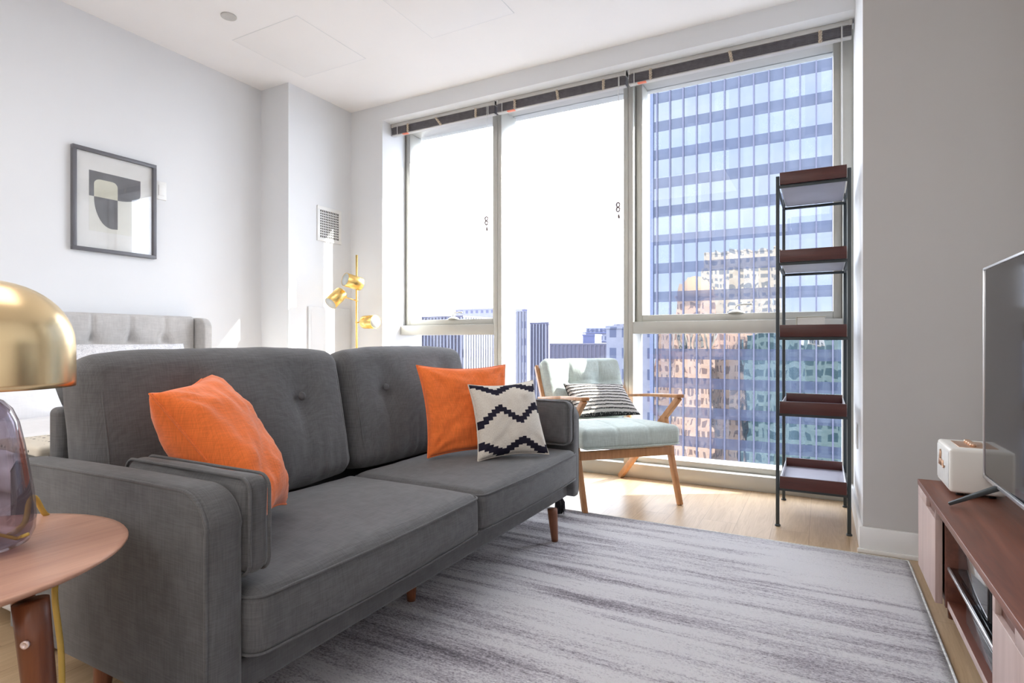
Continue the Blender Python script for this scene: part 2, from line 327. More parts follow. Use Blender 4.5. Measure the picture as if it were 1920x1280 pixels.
# ------------------------------------------------------------------ geometry helpers
class B:
    """collects shapes in world coordinates, builds ONE mesh object"""
    def __init__(s): s.bm = bmesh.new(); s.M = None
    def _add(s, verts, faces, smooth=False, M=None):
        M = M or s.M
        vs = [s.bm.verts.new((M @ Vector(v)) if M is not None else Vector(v)) for v in verts]
        for f in faces:
            try:
                fc = s.bm.faces.new([vs[i] for i in f]); fc.smooth = smooth
            except ValueError: pass
        return vs
    def box(s, x0, x1, y0, y1, z0, z1, bev=0, M=None, seg=2):
        t = bmesh.new(); bmesh.ops.create_cube(t, size=1)
        for v in t.verts: v.co = Vector(((x0+x1)/2+v.co.x*(x1-x0), (y0+y1)/2+v.co.y*(y1-y0), (z0+z1)/2+v.co.z*(z1-z0)))
        if bev: bmesh.ops.bevel(t, geom=list(t.edges), offset=bev, segments=seg, affect='EDGES', profile=.5)
        s.merge(t, M, smooth=bool(bev)); return s
    def merge(s, t, M=None, smooth=False):
        M = M or s.M; mp = {}
        for v in t.verts: mp[v] = s.bm.verts.new((M @ v.co) if M is not None else v.co)
        for f in t.faces:
            nf = s.bm.faces.new([mp[v] for v in f.verts]); nf.smooth = smooth
        t.free(); return s
    def bar(s, p, q, w, h, up=(0, 0, 1), bev=.002, w2=None, h2=None):
        """rectangular bar from p to q, w across, h along up"""
        p, q = Vector(p), Vector(q); d = (q-p); L = d.length; d.normalize()
        up = Vector(up); sx = d.cross(up).normalized(); uz = sx.cross(d).normalized()
        w2 = w2 or w; h2 = h2 or h; t = bmesh.new()
        vs = []
        for c, ww, hh in ((p, w, h), (q, w2, h2)):
            for a, e in ((-1, -1), (1, -1), (1, 1), (-1, 1)): vs.append(t.verts.new(c+sx*ww*.5*a+uz*hh*.5*e))
        for f in ((3, 2, 1, 0), (4, 5, 6, 7), (0, 1, 5, 4), (1, 2, 6, 5), (2, 3, 7, 6), (3, 0, 4, 7)): t.faces.new([vs[i] for i in f])
        if bev: bmesh.ops.bevel(t, geom=list(t.edges), offset=bev, segments=2, affect='EDGES', profile=.5)
        s.merge(t, None if s.M is None else s.M, smooth=bool(bev)); return s
    def tube(s, pts, r, n=10, cap=True, radii=None):
        pts = [Vector(p) for p in pts]; rings = []; prev = None
        for i, p in enumerate(pts):
            d = (pts[min(i+1, len(pts)-1)]-pts[max(i-1, 0)]).normalized()
            a = prev if prev is not None else (Vector((0, 0, 1)) if abs(d.z) < .9 else Vector((1, 0, 0)))
            u = (a - d*a.dot(d)).normalized(); prev = u; v = d.cross(u); rr = radii[i] if radii else r
            rings.append([p+(u*math.cos(2*PI*k/n)+v*math.sin(2*PI*k/n))*rr for k in range(n)])
        verts = [v for rg in rings for v in rg]; faces = []
        for i in range(len(rings)-1):
            for k in range(n): faces.append((i*n+k, i*n+(k+1) % n, (i+1)*n+(k+1) % n, (i+1)*n+k))
        if cap: faces += [tuple(range(n))[::-1], tuple((len(rings)-1)*n+k for k in range(n))]
        s._add(verts, faces, True); return s
    def lathe(s, prof, c=(0, 0, 0), n=32, M=None, closed=False):
        """prof = [(r,z)...]"""
        verts = []; faces = []
        for r, z in prof:
            for k in range(n): verts.append((c[0]+r*math.cos(2*PI*k/n), c[1]+r*math.sin(2*PI*k/n), c[2]+z))
        m = len(prof)
        for i in range(m-1 if not closed else m):
            j = (i+1) % m
            for k in range(n): faces.append((i*n+k, i*n+(k+1) % n, j*n+(k+1) % n, j*n+k))
        if not closed:
            if prof[0][0] > 1e-5: faces.append(tuple(range(n))[::-1])
            if prof[-1][0] > 1e-5: faces.append(tuple((m-1)*n+k for k in range(n)))
        s._add(verts, faces, True, M); bmesh.ops.remove_doubles(s.bm, verts=s.bm.verts, dist=1e-5); return s
    def soft(s, size, M, r=.03, crown=(0, 0, 0), seg=14, fn=None, wr=0, wseed=0, pw=2.0):
        """cushion: rounded box, puffed by crown along each axis, then fn(p,u) for tufts"""
        hs = [q/2 for q in size]
        def ax(h, k):
            rr = min(r, h*.98); inn = h-rr
            out = [-(inn+rr*math.tan(a)) for a in (PI/4, PI*.19, PI*.13, PI*.065)]
            out += [(-inn+2*inn*i/k) for i in range(k+1)]
            return out+[-q for q in out[:4]][::-1]
        t = bmesh.new()
        for a in range(3):
            b_, c_ = (a+1) % 3, (a+2) % 3
            mx = max(size)
            A = ax(hs[b_], max(3, int(seg*size[b_]/mx))); C = ax(hs[c_], max(3, int(seg*size[c_]/mx)))
            for sg in (-1, 1):
                g = []
                for x in A:
                    row = []
                    for y in C:
                        p = [0, 0, 0]; p[a] = sg*hs[a]; p[b_] = x; p[c_] = y; row.append(t.verts.new(p))
                    g.append(row)
                for i in range(len(A)-1):
                    for j in range(len(C)-1):
                        f = [g[i][j], g[i+1][j], g[i+1][j+1], g[i][j+1]]
                        t.faces.new(f if sg > 0 else f[::-1])
        bmesh.ops.remove_doubles(t, verts=t.verts, dist=1e-5)
        for v in t.verts:
            p = v.co.copy(); q = Vector([max(-(hs[i]-min(r, hs[i]*.98)), min(hs[i]-min(r, hs[i]*.98), p[i])) for i in range(3)])
            d = p-q
            rr = min(r, min(hs)*.98) if d.length > 0 else 0
            if d.length > 1e-9:
                # per-axis radius keeps thin cushions well rounded
                d = d.normalized(); p = q+Vector([d[i]*min(r, hs[i]*.98) for i in range(3)])
            u = [p[i]/hs[i] for i in range(3)]
            o = p.copy()
            for i in range(3):
                if crown[i]:
                    j, k = (i+1) % 3, (i+2) % 3
                    o[i] += crown[i]*u[i]*(1-abs(u[j])**pw)*(1-abs(u[k])**pw)
            if fn: o = fn(o, u)
            if wr:
                nn = mnoise.noise(Vector((o.x*6+wseed, o.y*6, o.z*6)))+.5*mnoise.noise(Vector((o.x*15+wseed, o.y*15, o.z*15)))
                o += v.normal*0 + Vector(u)*wr*nn
            v.co = o
        s.merge(t, M, True); return s
    def build(s, name, mat, parent=None, label=None, fix=True, uv=None):
        if fix: bmesh.ops.recalc_face_normals(s.bm, faces=s.bm.faces)
        root = parent
        while root is not None and root.parent is not None: root = root.parent
        org = ROOTLOC.get(root.name, Vector((0, 0, 0))) if root is not None else Vector((0, 0, 0))
        me = bpy.data.meshes.new(name)
        if org.length: bmesh.ops.translate(s.bm, verts=s.bm.verts, vec=-org)
        s.bm.to_mesh(me); s.bm.free()
        o = bpy.data.objects.new(name, me); COL.objects.link(o)
        if mat: me.materials.append(MATS[mat])
        if parent is not None: o.parent = parent
        if label: o['label'] = label
        return o
ROOTLOC = {}
def thing(name, label, cat, loc, group=None):
    o = bpy.data.objects.new(name, None); COL.objects.link(o); o.location = loc; o.empty_display_size = .1
    ROOTLOC[o.name] = Vector(loc); o['label'] = label; o['category'] = cat
    if group: o['group'] = group
    return o
def tag(o, label, cat, group=None, kind=None):
    o['label'] = label; o['category'] = cat
    if group: o['group'] = group
    if kind: o['kind'] = kind
    # put the origin at the middle of the thing's base
    me = o.data; n = len(me.vertices)
    xs = [v.co.x for v in me.vertices]; ys = [v.co.y for v in me.vertices]; zs = [v.co.z for v in me.vertices]
    c = Vector(((min(xs)+max(xs))/2, (min(ys)+max(ys))/2, min(zs)))
    me.transform(Matrix.Translation(-c)); o.location = c
    return o
def struct(name, bb, mat):
    o = bb.build(name, mat); o['kind'] = 'structure'; return o
def sroot(name, loc=(0, 0, 0)):
    o = bpy.data.objects.new(name, None); COL.objects.link(o); o.location = loc; ROOTLOC[o.name] = Vector(loc); o['kind'] = 'structure'; return o
def frame_M(o, x, y, z):
    """matrix from axis vectors"""
    m = Matrix.Identity(4)
    for i, a in enumerate((x, y, z)):
        for j in range(3): m[j][i] = a[j]
    m.translation = Vector(o); return m
def rot(ax, deg): return Matrix.Rotation(math.radians(deg), 4, ax)
def T(x, y, z): return Matrix.Translation((x, y, z))

# ================================================================== ROOM SHELL
CE = 2.76; XL = -3.66; YB = -3.4
struct('floor', B().box(XL-.1, 1.0, YB-.1, 3.95, -.12, 0), 'oak_floor')
struct('ceiling', B().box(XL-.1, 1.0, YB-.1, 3.95, CE, CE+.12), 'ceiling_paint')
struct('wall_left', B().box(XL-.12, XL, YB-.1, 4.1, -.1, CE+.1), 'wall_paint')
struct('wall_corner', B().box(XL, -3.37, 2.875, 3.5, 0, CE), 'wall_paint')
wb = B(); wb.box(XL, -3.04, 3.5, 4.0, 0, CE); wb.box(-3.04, .157, 3.5, 4.0, 2.64, CE)
struct('wall_window', wb, 'wall_paint')
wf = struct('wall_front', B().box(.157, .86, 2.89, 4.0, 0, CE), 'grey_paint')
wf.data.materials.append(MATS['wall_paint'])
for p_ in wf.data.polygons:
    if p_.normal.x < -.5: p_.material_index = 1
struct('wall_right', B().box(.74, .86, YB-.1, 2.89, 0, CE), 'wall_paint')
struct('wall_back', B().box(XL-.1, 1.0, YB-.12, YB, 0, CE), 'wall_paint')
bb = B(); bb.box(.143, .74, 2.874, 2.89, 0, .108, .003)
bb.box(.136, .74, 2.862, 2.874, 0, .018, .002)
struct('baseboard_front', bb, 'trim_paint')
struct('baseboard_left', B().box(XL, XL+.014, YB, 2.875, 0, .11, .003), 'trim_paint')
struct('baseboard_right', B().box(.144, .157, 2.89, 3.72, 0, .108, .003), 'trim_paint')

# ceiling access panels: flush plates with a hairline shadow gap
def ceil_panel(x0, x1, y0, y1, label):
    g = .004; b_ = B()
    o = thing('ceiling_access_panel', label, 'panel', ((x0+x1)/2, (y0+y1)/2, CE-.006), None)
    B().box(x0, x1, y0, y1, CE-.002, CE-.0003, .0005).build('panel', 'ceiling_paint', o)
    f = B()
    for a in ((x0-g, x0, y0-g, y1+g), (x1, x1+g, y0-g, y1+g), (x0, x1, y0-g, y0), (x0, x1, y1, y1+g)): f.box(*a, CE-.0015, CE-.0003)
    f.build('seam', 'wall_paint', o)
ceil_panel(-3.2, -2.64, 2.31, 2.87, 'flush square white access panel in the ceiling near the corner column')
ceil_panel(-2.1, -1.535, 2.3, 2.87, 'flush square white access panel in the ceiling at the top edge of the picture')
sp_ = thing('ceiling_sprinkler', 'round grey sprinkler cover plate on the white ceiling', 'sprinkler', (-2.983, 2.127, CE-.012))
B().lathe([(0, -.010), (.030, -.010), (.040, -.008), (.042, -.005), (.042, -.001), (0, -.001)], (-2.983, 2.127, CE)).build('cover_plate', 'headrail', sp_)
B().lathe([(0, -.005), (.034, -.005), (.034, 0), (0, 0)], (-2.983, 2.127, CE)).build('escutcheon', 'vent_dark', sp_)

# ================================================================== WINDOWS
GY = 3.90
sill = B(); sill.box(-3.04, .157, 3.73, 4.0, 0, .092, .003); struct('trim_1', sill, 'aluminium')
hd = B(); hd.box(-3.04, .157, 3.76, 4.0, 2.628, 2.64, .002); struct('trim_2', hd, 'aluminium')
def window(n, x0, x1, sash):
    r = sroot('window_%d' % n, ((x0+x1)/2, GY, 0))
    fr = B()
    if sash:
        fr.box(x0, x1, 3.72, 3.95, .952, 1.030, .003)
    fr.box(x0, x1, 3.80, 3.95, .092, .128, .003)
    fr.build('window_frame', 'aluminium', r)
    lo = .128
    if sash:
        B().box(x0, x1, GY-.006, GY+.006, .128, .952).build('glass_pane', 'window_glass', r)
        s = B(); w_ = .045
        s.box(x0, x0+w_, 3.78, 3.93, 1.03, 2.626, .003); s.box(x1-w_, x1, 3.78, 3.93, 1.03, 2.626, .003)
        s.box(x0+w_, x1-w_, 3.78, 3.93, 1.03, 1.075, .003); s.box(x0+w_, x1-w_, 3.78, 3.93, 2.614, 2.626, .003)
        sh = s.build('sash', 'aluminium', r)
        B().box(x0+w_, x1-w_, GY-.006, GY+.006, 1.075, 2.614).build('glass_pane', 'window_glass', r)
        g = B()
        g.box(x0+.001, x0+.0045, 3.776, 3.7795, 1.03, 2.6); g.box(x1-.0045, x1-.001, 3.776, 3.7795, 1.03, 2.6); g.box(x0, x1, 3.776, 3.7795, 1.0295, 1.033)
        g.build('gasket', 'gasket', r)
        xm = (x0+x1)/2 + .03
        h = B(); h.lathe([(0, 0), (.045, 0), (.043, .008), (.03, .014), (.012, .022), (0, .022)], (xm, 3.79, 1.075), M=None)
        h.tube([(xm, 3.79, 1.09), (xm, 3.785, 1.115), (xm+.015, 3.78, 1.125), (xm+.05, 3.775, 1.128), (xm+.085, 3.772, 1.127)], .005)
        h.lathe([(0, -.008), (.007, -.006), (.008, 0), (.007, .006), (0, .008)], (xm+.088, 3.772, 1.127), 12)
        h.build('crank_handle', 'aluminium', r)
    else:
        B().box(x0, x1, GY-.006, GY+.006, .128, 2.628).build('glass_pane', 'window_glass', r)
window(1, -3.035, -2.156, True); window(2, -2.091, -1.159, False); window(3, -1.094, .105, True)
def mullion(n, x0, x1):
    m_ = B(); c = (x0+x1)/2
    m_.box(x0, c-.0015, 3.72, 3.95, .092, 2.64, .002); m_.box(c+.0015, x1, 3.72, 3.95, .092, 2.64, .002); m_.box(c-.0015, c+.0015, 3.726, 3.95, .092, 2.64)
    struct('trim_%d' % n, m_, 'aluminium')
mullion(3, -2.156, -2.091); mullion(4, -1.159, -1.094)
m_ = B(); m_.box(.105, .157, 3.72, 3.95, .092, 2.64, .002); struct('trim_5', m_, 'aluminium')

# raised venetian blinds
def blind(x0, x1, ties, tapes, label, cord=None, wand=None, red=None):
    Y0, Y1 = 3.60, 3.655
    o = thing('venetian_blind', label, 'blind', ((x0+x1)/2, 3.63, 2.545), 'raised venetian blinds under the window head')
    h = B(); h.box(x0, x1, Y0, Y1, 2.612, 2.639, .002); h.build('headrail', 'headrail', o)
    for xx in (x0, x1-.016): B().box(xx, xx+.016, Y0-.003, Y1+.003, 2.608, 2.6395, .001).build('end_bracket', 'headrail', o)
    s = B(); n = 10
    for i in range(n):
        z = 2.5530+.0058*i; s.box(x0+.004, x1-.004, Y0+.001+random.uniform(-.001, .001), Y1-.002, z, z+.0044, .0008)
    s.build('slat_stack', 'slat', o)
    B().box(x0+.004, x1-.004, Y0-.001, Y0+.035, 2.544, 2.5515, .002).build('bottom_rail', 'bottom_rail', o)
    for t_, slant in ties:
        c = B()
        for k in (0, 1):
            pts = []
            for i in range(15):
                u = i/14; pts.append((t_+slant*(u-.5)*1.0+.006*math.sin(u*PI*4+k*PI), Y0-.006+.003*math.cos(u*PI*4+k*PI), 2.612-.064*u))
            c.tube(pts, .0052, 6)
        c.build('tied_lift_cord', 'cord_tan', o)
    for t_ in tapes: B().tube([(t_, Y0-.004, 2.612), (t_, Y0-.005, 2.58), (t_, Y0-.003, 2.546)], .0028, 6).build('ladder_cord', 'cord_white', o)
    if red: B().box(red[0], red[1], Y0-.004, Y0+.02, 2.541, 2.5475, .001).build('warning_tag', 'red_tag', o, 'orange-red warning tag')
    if cord:
        zt = cord[1]
        B().tube([(cord[0], Y0-.01, 2.612), (cord[0]+.002, Y0-.012, 2.2), (cord[0]-.001, Y0-.012, zt+.04)], .0018, 6).build('pull_cord', 'cord_white', o)
        t_ = B()
        for i, zz in enumerate((zt+.03, zt)):
            pts = [(cord[0]+.011*math.cos(a*2*PI/14), Y0-.012+.003*math.sin(a*2*PI/7), zz+.014*math.sin(a*2*PI/14)) for a in range(15)]
            t_.tube(pts, .0052, 6)
        t_.lathe([(0, -.012), (.006, -.012), (.0085, 0), (.005, .014), (0, .016)], (cord[0]+.005, Y0-.012, zt-.045), 10)
        t_.build('cord_tassel', 'tassel_brown', o)
    if wand: B().tube([(wand[0], Y0-.008, 2.612), (wand[0], Y0-.008, wand[1])], .0035, 8).build('tilt_wand', 'cord_white', o)
    return o
def rx(u, y=3.61):
    s_ = (u-960)/1078; a = math.radians(28.2817); return y*((-math.sin(a)+math.cos(a)*s_)/(math.cos(a)+math.sin(a)*s_))
blind(-3.035, -2.078, [(rx(767), 0), (rx(824), .05), (rx(894), 0)], [rx(747), rx(917)], 'leftmost dark venetian blind drawn up above the narrow left window', cord=(rx(915), 1.76), red=(rx(756), rx(766)))
blind(-2.064, -1.105, [(rx(967), 0), (rx(1047), .01), (rx(1133), 0)], [rx(943), rx(1162)], 'middle dark venetian blind drawn up above the centre window', cord=(rx(1161), 1.75), red=(rx(952), rx(966)))
blind(-1.091, .148, [(rx(1221), 0), (rx(1371), .012), (rx(1538), 0)], [rx(1190), rx(1579)], 'rightmost widest dark venetian blind drawn up beside the grey wall', wand=(rx(1578), 1.72), red=(rx(1196), rx(1212)))

# ================================================================== SOFA
SX0, SX1, SY0, SY1 = -1.87, -1.045, .70, 2.655
sofa = thing('sofa', 'long charcoal grey fabric sofa with slim arms, standing on the streaked rug', 'sofa', (-1.45, 1.68, 0))
bs = B(); bs.soft((SX1-SX0-.045, SY1-SY0-.14, .073), T((SX0+SX1)/2-.0155, (SY0+SY1)/2, .1865), .012, seg=30); bs.build('base', 'sofa_cloth', sofa)
def arm(y0, y1, out):
    # side panel with rounded top-front corner, swept across its thickness
    prof = []; z0, z1, x0, x1, R = .150, .606, SX0, SX1, .085
    prof.append((x0, z0)); prof.append((x1-.006, z0))
    for i in range(9): prof.append((x1-.004, z0+.03+(z1-R-z0-.03)*i/8))
    for i in range(1, 11):
        a = i/10*PI/2; prof.append((x1-R+R*math.cos(a), z1-R+R*math.sin(a)))
    for i in range(1, 13): prof.append((x1-R-(x1-R-x0-.03)*i/12, z1-.012*(i/12)**2))
    prof.append((x0, z1-.04)); 
    t = bmesh.new(); ys = [(y0, -.0), (y1, 0)]
    def ring(y, ins): 
        c = Vector(((x0+x1)/2, 0, (z0+z1)/2)); out_ = []
        for x, z in prof:
            dx = x-c.x; dz = z-c.z
            out_.append(t.verts.new((c.x+dx*(1-ins/abs(.4)), y, c.z+dz*(1-ins/.23))))
        return out_
    th = y1-y0; rings = []
    for k in range(7):
        u = k/6; 
        ins = .010*(abs(2*u-1)**4)
        rings.append(ring(y0+th*u, ins))
    for a, c in zip(rings, rings[1:]):
        for i in range(len(prof)):
            j = (i+1) % len(prof); t.faces.new([a[i], a[j], c[j], c[i]])
    t.faces.new(rings[0][::-1]); t.faces.new(rings[-1])
    bb = B(); bb.merge(t, None, True)
    o = bb.build('arm', 'sofa_cloth', sofa)
    yo = y0 if out < 0 else y1
    pp = [(x*1.0, yo+(.004 if out < 0 else -.004), z) for x, z in prof[1:]]
    c = Vector(((x0+x1)/2, 0, (z0+z1)/2))
    pp = [(c.x+(p[0]-c.x)*.982, p[1], c.z+(p[2]-c.z)*.972) for p in pp]
    B().tube(pp, .0042, 8).build('piping', 'sofa_cloth', o)
    return o
arm(SY0, SY0+.084, -1); arm(SY1-.084, SY1, 1)
# inner bolsters
def bolster(yc, side):
    M = T(-1.272, yc, .512)
    bb = B(); bb.soft((.455, .062, .205), M, .028, (.0, .012, .004), 16, wr=.002, wseed=yc)
    o = bb.build('arm_cushion', 'sofa_cloth', sofa)
    for s_ in (-1, 1):
        pts = []
        hx, hz, R = .2275, .1025, .03
        for cx, cz, a0 in ((hx-R, -hz+R, -90), (hx-R, hz-R, 0), (-hx+R, hz-R, 90), (-hx+R, -hz+R, 180)):
            for i in range(6):
                a = math.radians(a0+18*i); pts.append((-1.272+cx+R*math.cos(a), yc+s_*.024, .512+cz+R*math.sin(a)))
        pts.append(pts[0]); B().tube(pts, .0038, 6, cap=False).build('piping', 'sofa_cloth', o)
bolster(SY0+.084+.033, 1); bolster(SY1-.084-.033, -1)
# back frame
bk = B(); bk.soft((.06, SY1-SY0-.17, .56), T(SX0+.03, (SY0+SY1)/2, .44), .018, seg=24); bk.build('back_frame', 'sofa_cloth', sofa)
# seat cushions
for y0, y1 in ((SY0+.087, 1.684), (1.688, SY1-.087)):
    M = T(-1.325, (y0+y1)/2, .308)
    def fn(p, u):
        if u[0] > .6 and u[2] < 0: p.x += .006*(1-u[1]**2)
        return p
    bb = B(); bb.soft((.60, y1-y0, .150), M, .034, (.018, .002, .018), 26, fn, wr=.0022, wseed=y0*9)
    o = bb.build('seat_cushion', 'sofa_cloth', sofa)
    for sg in (1, -1):
        pts = []; hx, hy, R = .298, (y1-y0)/2-.002, .035
        for cx, cy, a0 in ((hx-R, -hy+R, -90), (hx-R, hy-R, 0), (-hx+R, hy-R, 90), (-hx+R, -hy+R, 180)):
            for i in range(6):
                a = math.radians(a0+18*i); pts.append([-1.325+cx+R*math.cos(a), (y0+y1)/2+cy+R*math.sin(a), .308+sg*.060])
        pts.append(pts[0])
        fine = []
        for a, c in zip(pts, pts[1:]):
            k = max(1, int((Vector(a)-Vector(c)).length/.05))
            for i in range(k): fine.append(Vector(a).lerp(Vector(c), i/k))
        fine.append(Vector(pts[0]))
        for p in fine:
            u = (p.y-(y0+y1)/2)/hy
            if p.x > -1.325+.2: p.x += .014*(1-u*u)
            uu = (p.x+1.325)/hx; 
        B().tube(fine, .0035, 6, cap=False).build('piping', 'sofa_cloth', o)
# back cushions
for y0, y1, btn in ((SY0+.075, 1.680, (1.04, 1.45)), (1.692, SY1-.10, (1.90, 2.33))):
    yc = (y0+y1)/2; W_ = y1-y0; Hh = .475
    M = T(-1.705, yc, .625) @ rot('Y', -11)
    def fn(p, u, yc=yc, btn=btn):
        if u[0] > 0:
            for q in btn:
                d = math.hypot((p.y-(q-yc))/.075, (p.z-.065)/.10); p.x -= .030*u[0]*math.exp(-d*d)
                dy = p.y-(q-yc)
                if p.z < .065: p.x -= .010*u[0]*math.exp(-(dy/.022)**2)*(1-u[2]**2)
            # gathered folds at the foot
            if u[2] < -.1: p.x += .005*u[0]*math.sin(p.y*95+3*math.sin(p.y*17))*min(1, (-u[2]-.1)*1.2)
        # slightly sagging top edge, plump shoulders
        p.z += .012*u[2]*(1-u[1]**4) - .010*max(0, u[2])*abs(u[1])**6
        return p
    bb = B(); bb.soft((.150, W_, Hh), M, .055, (.040, .0, .006), 44, fn, wr=.003, wseed=yc*5)
    o = bb.build('back_cushion', 'sofa_cloth', sofa)
    for s_ in (-1, 1):
        pts = []
        for i in range(21):
            u = -1+2*i/20; z = u*(Hh/2-.03); pts.append(M @ Vector((.074+.004*(1-u*u)-.012*abs(u)**5, s_*(W_/2-.040), z)))
        B().tube(pts, .0032, 6).build('piping', 'sofa_cloth', o)
    for q in btn:
        bM = M @ T(.0875, q-yc, .065) @ rot('Y', 90)
        B().lathe([(0, .009), (.008, .0085), (.0145, .005), (.016, .001), (.013, -.004), (0, -.006)], n=20, M=bM).build('button', 'button_cloth', o)
def taper_leg(name, top, foot, r1, r2, mat, parent, n=18):
    t_, f_ = Vector(top), Vector(foot)
    pts = [t_.lerp(f_, i/8) for i in range(9)]; pts.append(f_)
    rad = [r1+(r2-r1)*(i/8)**1.15 for i in range(9)]+[r2*.9]
    return B().tube(pts, r1, n, radii=rad).build(name, mat, parent)
for (x, y), (fx_, fy_) in (((-1.055, 2.34), (-1.045, 2.345)), ((-1.24, 1.575), (-1.24, 1.575)), ((-1.10, .82), (-1.09, .81)), ((-1.52, .755), (-1.52, .745)), ((-1.78, .95), (-1.79, .95)), ((-1.78, 2.54), (-1.79, 2.55))):
    taper_leg('leg', (x, y, .155), (fx_, fy_, .012 if x > -1.35 and y > 1 else 0), .0225, .0145, 'sofa_leg_wood', sofa)

# ------------------------------------------------------------------ loose cushions (four corners each)
def pillow(name, mat, TL, TR, BR, BL, th, label, cat='cushion', N=34, inset=.10, ear=.0, seed=0, wr=.006, seamlabel=None, group=None, side_curve=None):
    TL, TR, BR, BL = map(Vector, (TL, TR, BR, BL))
    nrm = ((TR-BL).cross(TL-BR)).normalized()
    me_v = []; faces = []; uvs = []
    def pos(i, j, sg):
        a = -1+2*i/N; c = -1+2*j/N
        # denser sampling near the edges
        a = math.sin(a*PI/2)*.35+a*.65; c = math.sin(c*PI/2)*.35+c*.65
        ua = a*(1-inset*(1-c*c)); uc = c*(1-inset*(1-a*a))
        p = BL*(1-ua)*(1-uc)/4+BR*(1+ua)*(1-uc)/4+TR*(1+ua)*(1+uc)/4+TL*(1-ua)*(1+uc)/4
        e = max(0.0, (1-a*a)*(1-c*c))
        t_ = th/2*(e**.42)*(1-.12*math.exp(-((a*a+c*c)*2)))
        q = mnoise.noise(Vector((a*2.2+seed, c*2.2, sg*3+seed)))+.45*mnoise.noise(Vector((a*6+seed, c*6, sg*5)))
        # corner creases
        cr_ = 0
        for ca, cc in ((-1, -1), (-1, 1), (1, -1), (1, 1)):
            dx, dy = a-ca, c-cc; d = math.hypot(dx, dy); an = math.atan2(dy, dx)
            cr_ += math.sin(an*11+seed)*math.exp(-(d/.55)**2)*min(1, d*3)
        p = p+nrm*sg*(t_+wr*q*min(1, e*4)+wr*.5*cr_*min(1, e*8))
        return p, ((a+1)/2, (c+1)/2)
    bm = bmesh.new(); uvl = bm.loops.layers.uv.new('UVMap'); grids = {}
    for sg in (1, -1):
        for i in range(N+1):
            for j in range(N+1):
                edge = i in (0, N) or j in (0, N)
                if sg == -1 and edge: grids[(-1, i, j)] = grids[(1, i, j)]; continue
                p, uv_ = pos(i, j, sg); v = bm.verts.new(p); grids[(sg, i, j)] = (v, uv_)
        for i in range(N):
            for j in range(N):
                q = [grids[(sg, i, j)], grids[(sg, i+1, j)], grids[(sg, i+1, j+1)], grids[(sg, i, j+1)]]
                if sg < 0: q = q[::-1]
                f = bm.faces.new([k[0] for k in q]); f.smooth = True
                for lp, k in zip(f.loops, q): lp[uvl].uv = k[1]
    c0 = (TL+TR+BR+BL)/4; zmin = min(v.co.z for v in bm.verts); loc = Vector((c0.x, c0.y, zmin))
    root = thing(name, label, cat, loc, group)
    b_ = B(); b_.bm.free(); b_.bm = bm
    rim = []
    for i in range(N+1): rim.append(grids[(1, i, 0)][0].co.copy())
    for j in range(1, N+1): rim.append(grids[(1, N, j)][0].co.copy())
    for i in range(N-1, -1, -1): rim.append(grids[(1, i, N)][0].co.copy())
    for j in range(N-1, -1, -1): rim.append(grids[(1, 0, j)][0].co.copy())
    b_.build('cover', mat, root, fix=False)
    B().tube(rim, .0028, 6, cap=False).build('seam', mat, root)
    return root
pillow('cushion', 'orange_cloth', (-1.415, .800, .775), (-1.70, 1.135, .800), (-1.375, 1.165, .425), (-1.20, .935, .44), .22,
       'burnt orange square cushion leaning at the near end of the sofa, by the brass lamp', seed=2.3, wr=.013)
pillow('cushion', 'orange_cloth', (-1.575, 2.035, .795), (-1.32, 2.385, .79), (-1.225, 2.31, .408), (-1.465, 1.97, .408), .13,
       'burnt orange square cushion at the far end of the sofa, partly behind the zigzag cushion', seed=7.7, wr=.014)
pillow('cushion', 'kilim_cloth', (-1.352, 2.11, .712), (-1.173, 2.385, .722), (-1.065, 2.325, .400), (-1.262, 2.045, .400), .14,
       'cream woven cushion with stepped black zigzags, propped in front of an orange one', seed=4.1, wr=.009)

# ================================================================== SIDE TABLE AND BRASS LAMP
TCX, TCY, TZ, TR_ = -1.315, .380, .53, .283
tb = thing('side_table', 'round walnut side table with tapered legs standing beside the sofa arm', 'table', (TCX, TCY, 0))
B().lathe([(0, -.030), (TR_-.055, -.030), (TR_-.015, -.014), (TR_-.003, -.007), (TR_, -.003), (TR_-.002, 0), (TR_-.012, .0), (0, 0)], (TCX, TCY, TZ), 72).build('tabletop', 'walnut_table', tb)
for i, (dx, dy) in enumerate(((.246, .047), (-.158, .184), (-.080, -.229))):
    l = taper_leg('leg', (TCX+dx, TCY+dy, TZ-.028), (TCX+dx*1.22, TCY+dy*1.22+.012, 0), .0235, .0125, 'walnut_leg', tb)
    if i == 0:
        ax = Vector((TCX+dx*(1+.22*.19), TCY+dy*(1+.22*.19)+.002, .448)); tc_ = Vector((-ax.x, -ax.y, 0)).normalized()
        tc_ = (Matrix.Rotation(-.6, 3, 'Z') @ tc_).normalized()
        M = frame_M(ax+tc_*.0222, Vector((0, 0, 1)).cross(tc_), Vector((0, 0, 1)), tc_)
        B().lathe([(0, 0), (.0062, 0), (.0062, .004), (.0035, .0045), (.003, .003), (0, .003)], n=14, M=M).build('screw_cap', 'screw_metal', l)
bp = B(); bp.lathe([(0, -.042), (.14, -.042), (.15, -.038), (.15, -.030), (0, -.030)], (TCX, TCY, TZ), 40); bp.build('apron', 'walnut_leg', tb)
LX, LY = -1.30, .447
lamp = thing('table_lamp', 'brass mushroom-shade lamp on a smoked glass base, standing on the round side table', 'lamp', (LX, LY, TZ))
